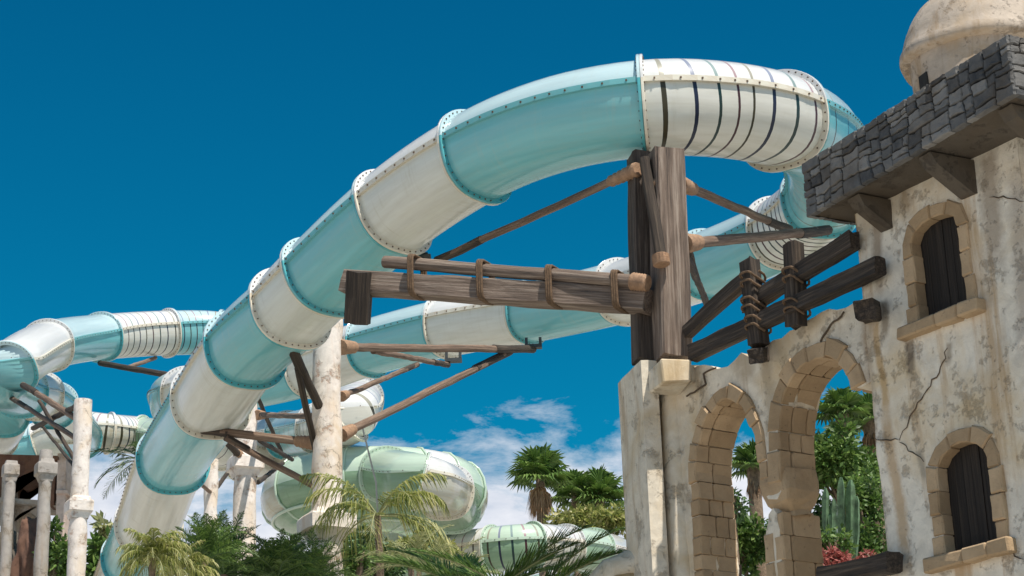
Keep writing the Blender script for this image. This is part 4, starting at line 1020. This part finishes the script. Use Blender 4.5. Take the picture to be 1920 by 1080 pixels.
def fan_palm(label, px, py, d, nf, Ln, seed, trunk=.14, skirt=10, group='fan palms beyond the slides'):
    r = random.Random(seed); c = at(px, py, d); base = V((c.x, c.y, 0)); T = thing('fan_palm', base, label, 'palm', group)
    mb = MB(); mb.tube([base, base.lerp(c, .5), c], [trunk*1.3, trunk, trunk*.9], 10); mb.build('trunk', M['bark'], T)
    mb = MB()
    for k in range(nf):
        f = (k+.5)/nf; el = R(82-95*f+r.uniform(-8, 8)); yaw = k*2.39996+r.uniform(-.3, .3)
        dv = V((math.cos(yaw)*math.cos(el), math.sin(yaw)*math.cos(el), math.sin(el))); fan_mb(mb, c, dv, Ln*r.uniform(.8, 1.1), r, 0, 1, 22, Ln*.75, .25)
    mb.build('crown', [M['lf_palm'], M['lf_pale']], T)
    if skirt:
        mb = MB()
        for k in range(skirt):
            yaw = k*2.39996; el = R(-45-35*r.random()); dv = V((math.cos(yaw)*math.cos(el), math.sin(yaw)*math.cos(el), math.sin(el)))
            fan_mb(mb, c-V((0, 0, .1+.5*r.random()*Ln)), dv, Ln*r.uniform(.5, .8), r, 0, 0, 14, Ln*.2, .9, 60)
        mb.build('dry_skirt', M['lf_dry'], T)
    return T
# foreground row at the bottom, left to right
shrub('broad-leaved bush between the grey column and the white left column', 100, 1045, 45, 60, 130, 1500, .16, 'lf_mid', 1)
shrub('big-leaved green plant just right of the left white column', 186, 1035, 46, 55, 120, 900, .28, 'lf_mid', 2, asp=.35)
shrub('thin upright plant with paddle leaves beside the lowest slide run', 197, 1000, 47, 28, 60, 150, .35, 'lf_pale', 3, asp=.3)
feather_palm('dark palm fronds hanging under the striped tube left of the front slide', 262, 862, 60, 16, 1.9, .55, 4, 'lf_dark', .12, (40, -35), 1.0, 24, .045)
feather_palm('yellow-green drooping palm in front of the lowest aqua section', 285, 1045, 26, 36, .62, .20, 5, 'lf_yel', .05, (85, -20), 1.9, 26, .016, hang=.9)
feather_palm('smaller yellow-green palm beside the drooping one, further right', 335, 1075, 27, 28, .65, .2, 6, 'lf_yel', .05, (80, -10), 1.6, 24, .016, hang=.8)
feather_palm('soft feathery dark green palm left of the capital column', 385, 1050, 28, 30, .80, .24, 7, 'lf_palm', .05, (88, 10), 1.0, 34, .015, hang=.45, fold=.8, lmat='lf_dark')
feather_palm('tall feathery palm right in front of the capital column', 420, 1078, 29, 30, .98, .26, 8, 'lf_palm', .06, (88, 15), .9, 36, .015, hang=.45, fold=.8, lmat='lf_dark')
feather_palm('dense blue-green palm clump left of the tall white column', 520, 1085, 29, 40, .92, .24, 9, 'lf_palm', .06, (88, 0), 1.0, 38, .015, hang=.45, fold=.8, lmat='lf_dark')
feather_palm('dark feathery palm crossing the foot of the tall white column', 585, 1100, 30, 34, .92, .24, 10, 'lf_palm', .06, (85, 5), 1.0, 36, .015, hang=.45, fold=.8, lmat='lf_dark')
shrub('fine-leaved mid-green bush filling in below the leftmost feathery palm', 390, 1068, 30, 100, 130, 3500, .09, 'lf_mid', 41, asp=.22, clumps=24)
shrub('fine-leaved dark bush hugging the left side of the tall white column foot', 540, 1070, 30.8, 190, 130, 7500, .09, 'lf_dark', 42, asp=.22, clumps=30)
shrub('low dark bush between the feathery palms', 455, 1085, 31, 260, 120, 7500, .075, 'lf_dark', 11, asp=.3)
shrub('dark bush under the green bowl slide behind the tall column', 690, 1055, 40, 190, 130, 4200, .13, 'lf_dark', 12)
shrub('small bright bush right of the tall column foot', 675, 1050, 34, 60, 80, 800, .10, 'lf_mid', 13)
shrub('yellowish bush beneath the green bowl slide', 785, 1030, 38, 120, 70, 1300, .13, 'lf_yel', 14)
shrub('loose yellow-tipped bush in front of the right end of the bowl', 860, 1065, 37, 90, 70, 500, .12, 'lf_yel', 15, asp=.25)
# central pale palm with long drooping fronds
cp = feather_palm('slender pale palm with long drooping fronds in front of the green bowl slide', 708, 968, 30, 13, 1.45, .46, 16, 'lf_yel', .06,
    yaws=(10, 170, 195, 25, 345, 160, 300, 90, 230, 130, 5, 270, 350), els=(72, -5), droop=1.75, n=30, wd=.022, hang=1.0, fold=.2, name='pale_palm')
feather_palm('short palm with fine dark fronds right of the pale palm', 770, 1062, 29, 12, .9, .26, 17, 'lf_pale', .05, (70, 0), 1.2, 30, .012)
feather_palm('date palm at bottom centre with thick dark fronds sweeping up to the right', 905, 1128, 25, 9, 1.75, .42, 18, 'lf_palm', .1, (50, 30), .55, 90, .034, hang=.15, fold=.55, yaws=(2, 20, 150, 345, 110, 200, 35, 170, 60), sweep=42)
feather_palm('second date palm right of it, its fronds arching towards the stone pillar', 990, 1132, 24.5, 9, 1.6, .38, 19, 'lf_palm', .1, (50, 20), .7, 84, .034, hang=.15, fold=.55, yaws=(3, 160, 15, 340, 100, 190, 30, 175, 350), sweep=42)
feather_palm('pale dry-tipped palm low at the bottom between bowl and date palm', 840, 1110, 28, 14, 1.0, .26, 20, 'lf_pale', .06, (80, 10), 1.1, 34, .012)
fan_palm('taller distant fan palm standing clear against the cloud', 1013, 898, 62, 24, .74, 21, .16, 26)
fan_palm('distant fan palm in the middle of the pair by the pillar', 1078, 932, 64, 22, .70, 22, .14, 20)
fan_palm('distant fan palm nearest the stone pillar with a thick dry skirt', 1124, 936, 64, 24, .74, 23, .17, 28)
shrub('yellow-green treetops under the distant fan palms', 1115, 978, 61, 190, 60, 3000, .22, 'lf_yel', 24, name='tree', cat='tree', clumps=22)
# seen through the arches
fan_palm('fan palm with pale flower stalks high in the right arch', 1578, 778, 44, 20, .48, 25, .18, 14, None)
fan_palm('fan palm half hidden behind the broken pier', 1412, 876, 46, 16, .42, 26, .18, 16, None)
fan_palm('fan palm crown cut by the tower edge in the right arch', 1630, 790, 45, 18, .46, 27, .18, 14, None)
shrub('dark dense tree filling the right arch', 1575, 885, 43.2, 190, 190, 7500, .16, 'lf_mid', 28, name='tree', cat='tree', clumps=26)
shrub('bright leafy tree seen low in the left arch', 1395, 1015, 44, 130, 130, 3600, .17, 'lf_mid', 29, name='tree', cat='tree', clumps=20)
shrub('sparse dark twiggy branch tips rising in the left arch', 1375, 950, 43, 60, 60, 260, .15, 'lf_dark', 30)
shrub('glossy green bush in the right arch beside the tower wall', 1625, 980, 40, 90, 200, 3600, .13, 'lf_mid', 31, clumps=20)
shrub('leafy bush behind the pier stump', 1500, 1000, 43, 120, 160, 3200, .15, 'lf_dark', 32, clumps=18)
shrub('light leafy spray in front of the cactus foot', 1560, 1020, 36, 80, 70, 700, .12, 'lf_mid', 44)
# candelabra cactus
cb = at(1580, 1080, 37); CT = thing('candelabra_cactus', V((cb.x, cb.y, 0)), 'tall ribbed candelabra cactus standing in the right arch', 'cactus')
for k, (px, top_, w_) in enumerate(((1548, 915, 12), (1563, 935, 12), (1577, 895, 15), (1595, 900, 16), (1556, 965, 11), (1606, 930, 11))):
    mb = MB(); A = at(1578+(px-1578)*.7, 1100, 37); m_ = at(px, 1000, 37); B = at(px, top_, 37); r0 = w_*37/FPX/2
    K = 14; pts = [A.lerp(m_, t/5) for t in range(5)]+[m_.lerp(B, t/9) for t in range(10)]
    vs = []; n = 16
    for i, p_ in enumerate(pts):
        rr = r0*(1 if i < len(pts)-2 else (.8 if i == len(pts)-2 else .3))
        for j in range(n): a = 2*math.pi*j/n+k; q = rr*(1.18 if j % 4 == 0 else .70)*(1+.06*math.sin(i*1.7+k)); vs.append(p_+V((math.cos(a)*q, math.sin(a)*q, 0)))
    fs = [(i*n+j, i*n+(j+1) % n, (i+1)*n+(j+1) % n, (i+1)*n+j) for i in range(len(pts)-1) for j in range(n)]
    mb.add(vs, fs, 0, False); mb.add(vs[-n:], [list(range(n))]); mb.build('cactus_arm', M['cactus'], CT)
shrub('red flowering shrub at the foot of the right arch', 1570, 1050, 34, 95, 45, 900, .10, 'lf_red', 33, name='flowering_shrub', cat='flowers')
shrub('small second spray of red flowers next to the tower foot', 1632, 1045, 34, 30, 26, 160, .09, 'lf_red', 34, name='flowering_shrub', cat='flowers')

# ---------------- ground ----------------
mb = MB(); mb.add([V((-3000, -3000, 0)), V((3000, -3000, 0)), V((3000, 3000, 0)), V((-3000, 3000, 0))], [(0, 1, 2, 3)])
tag(mb.build('ground', M['ground']), kind='structure')
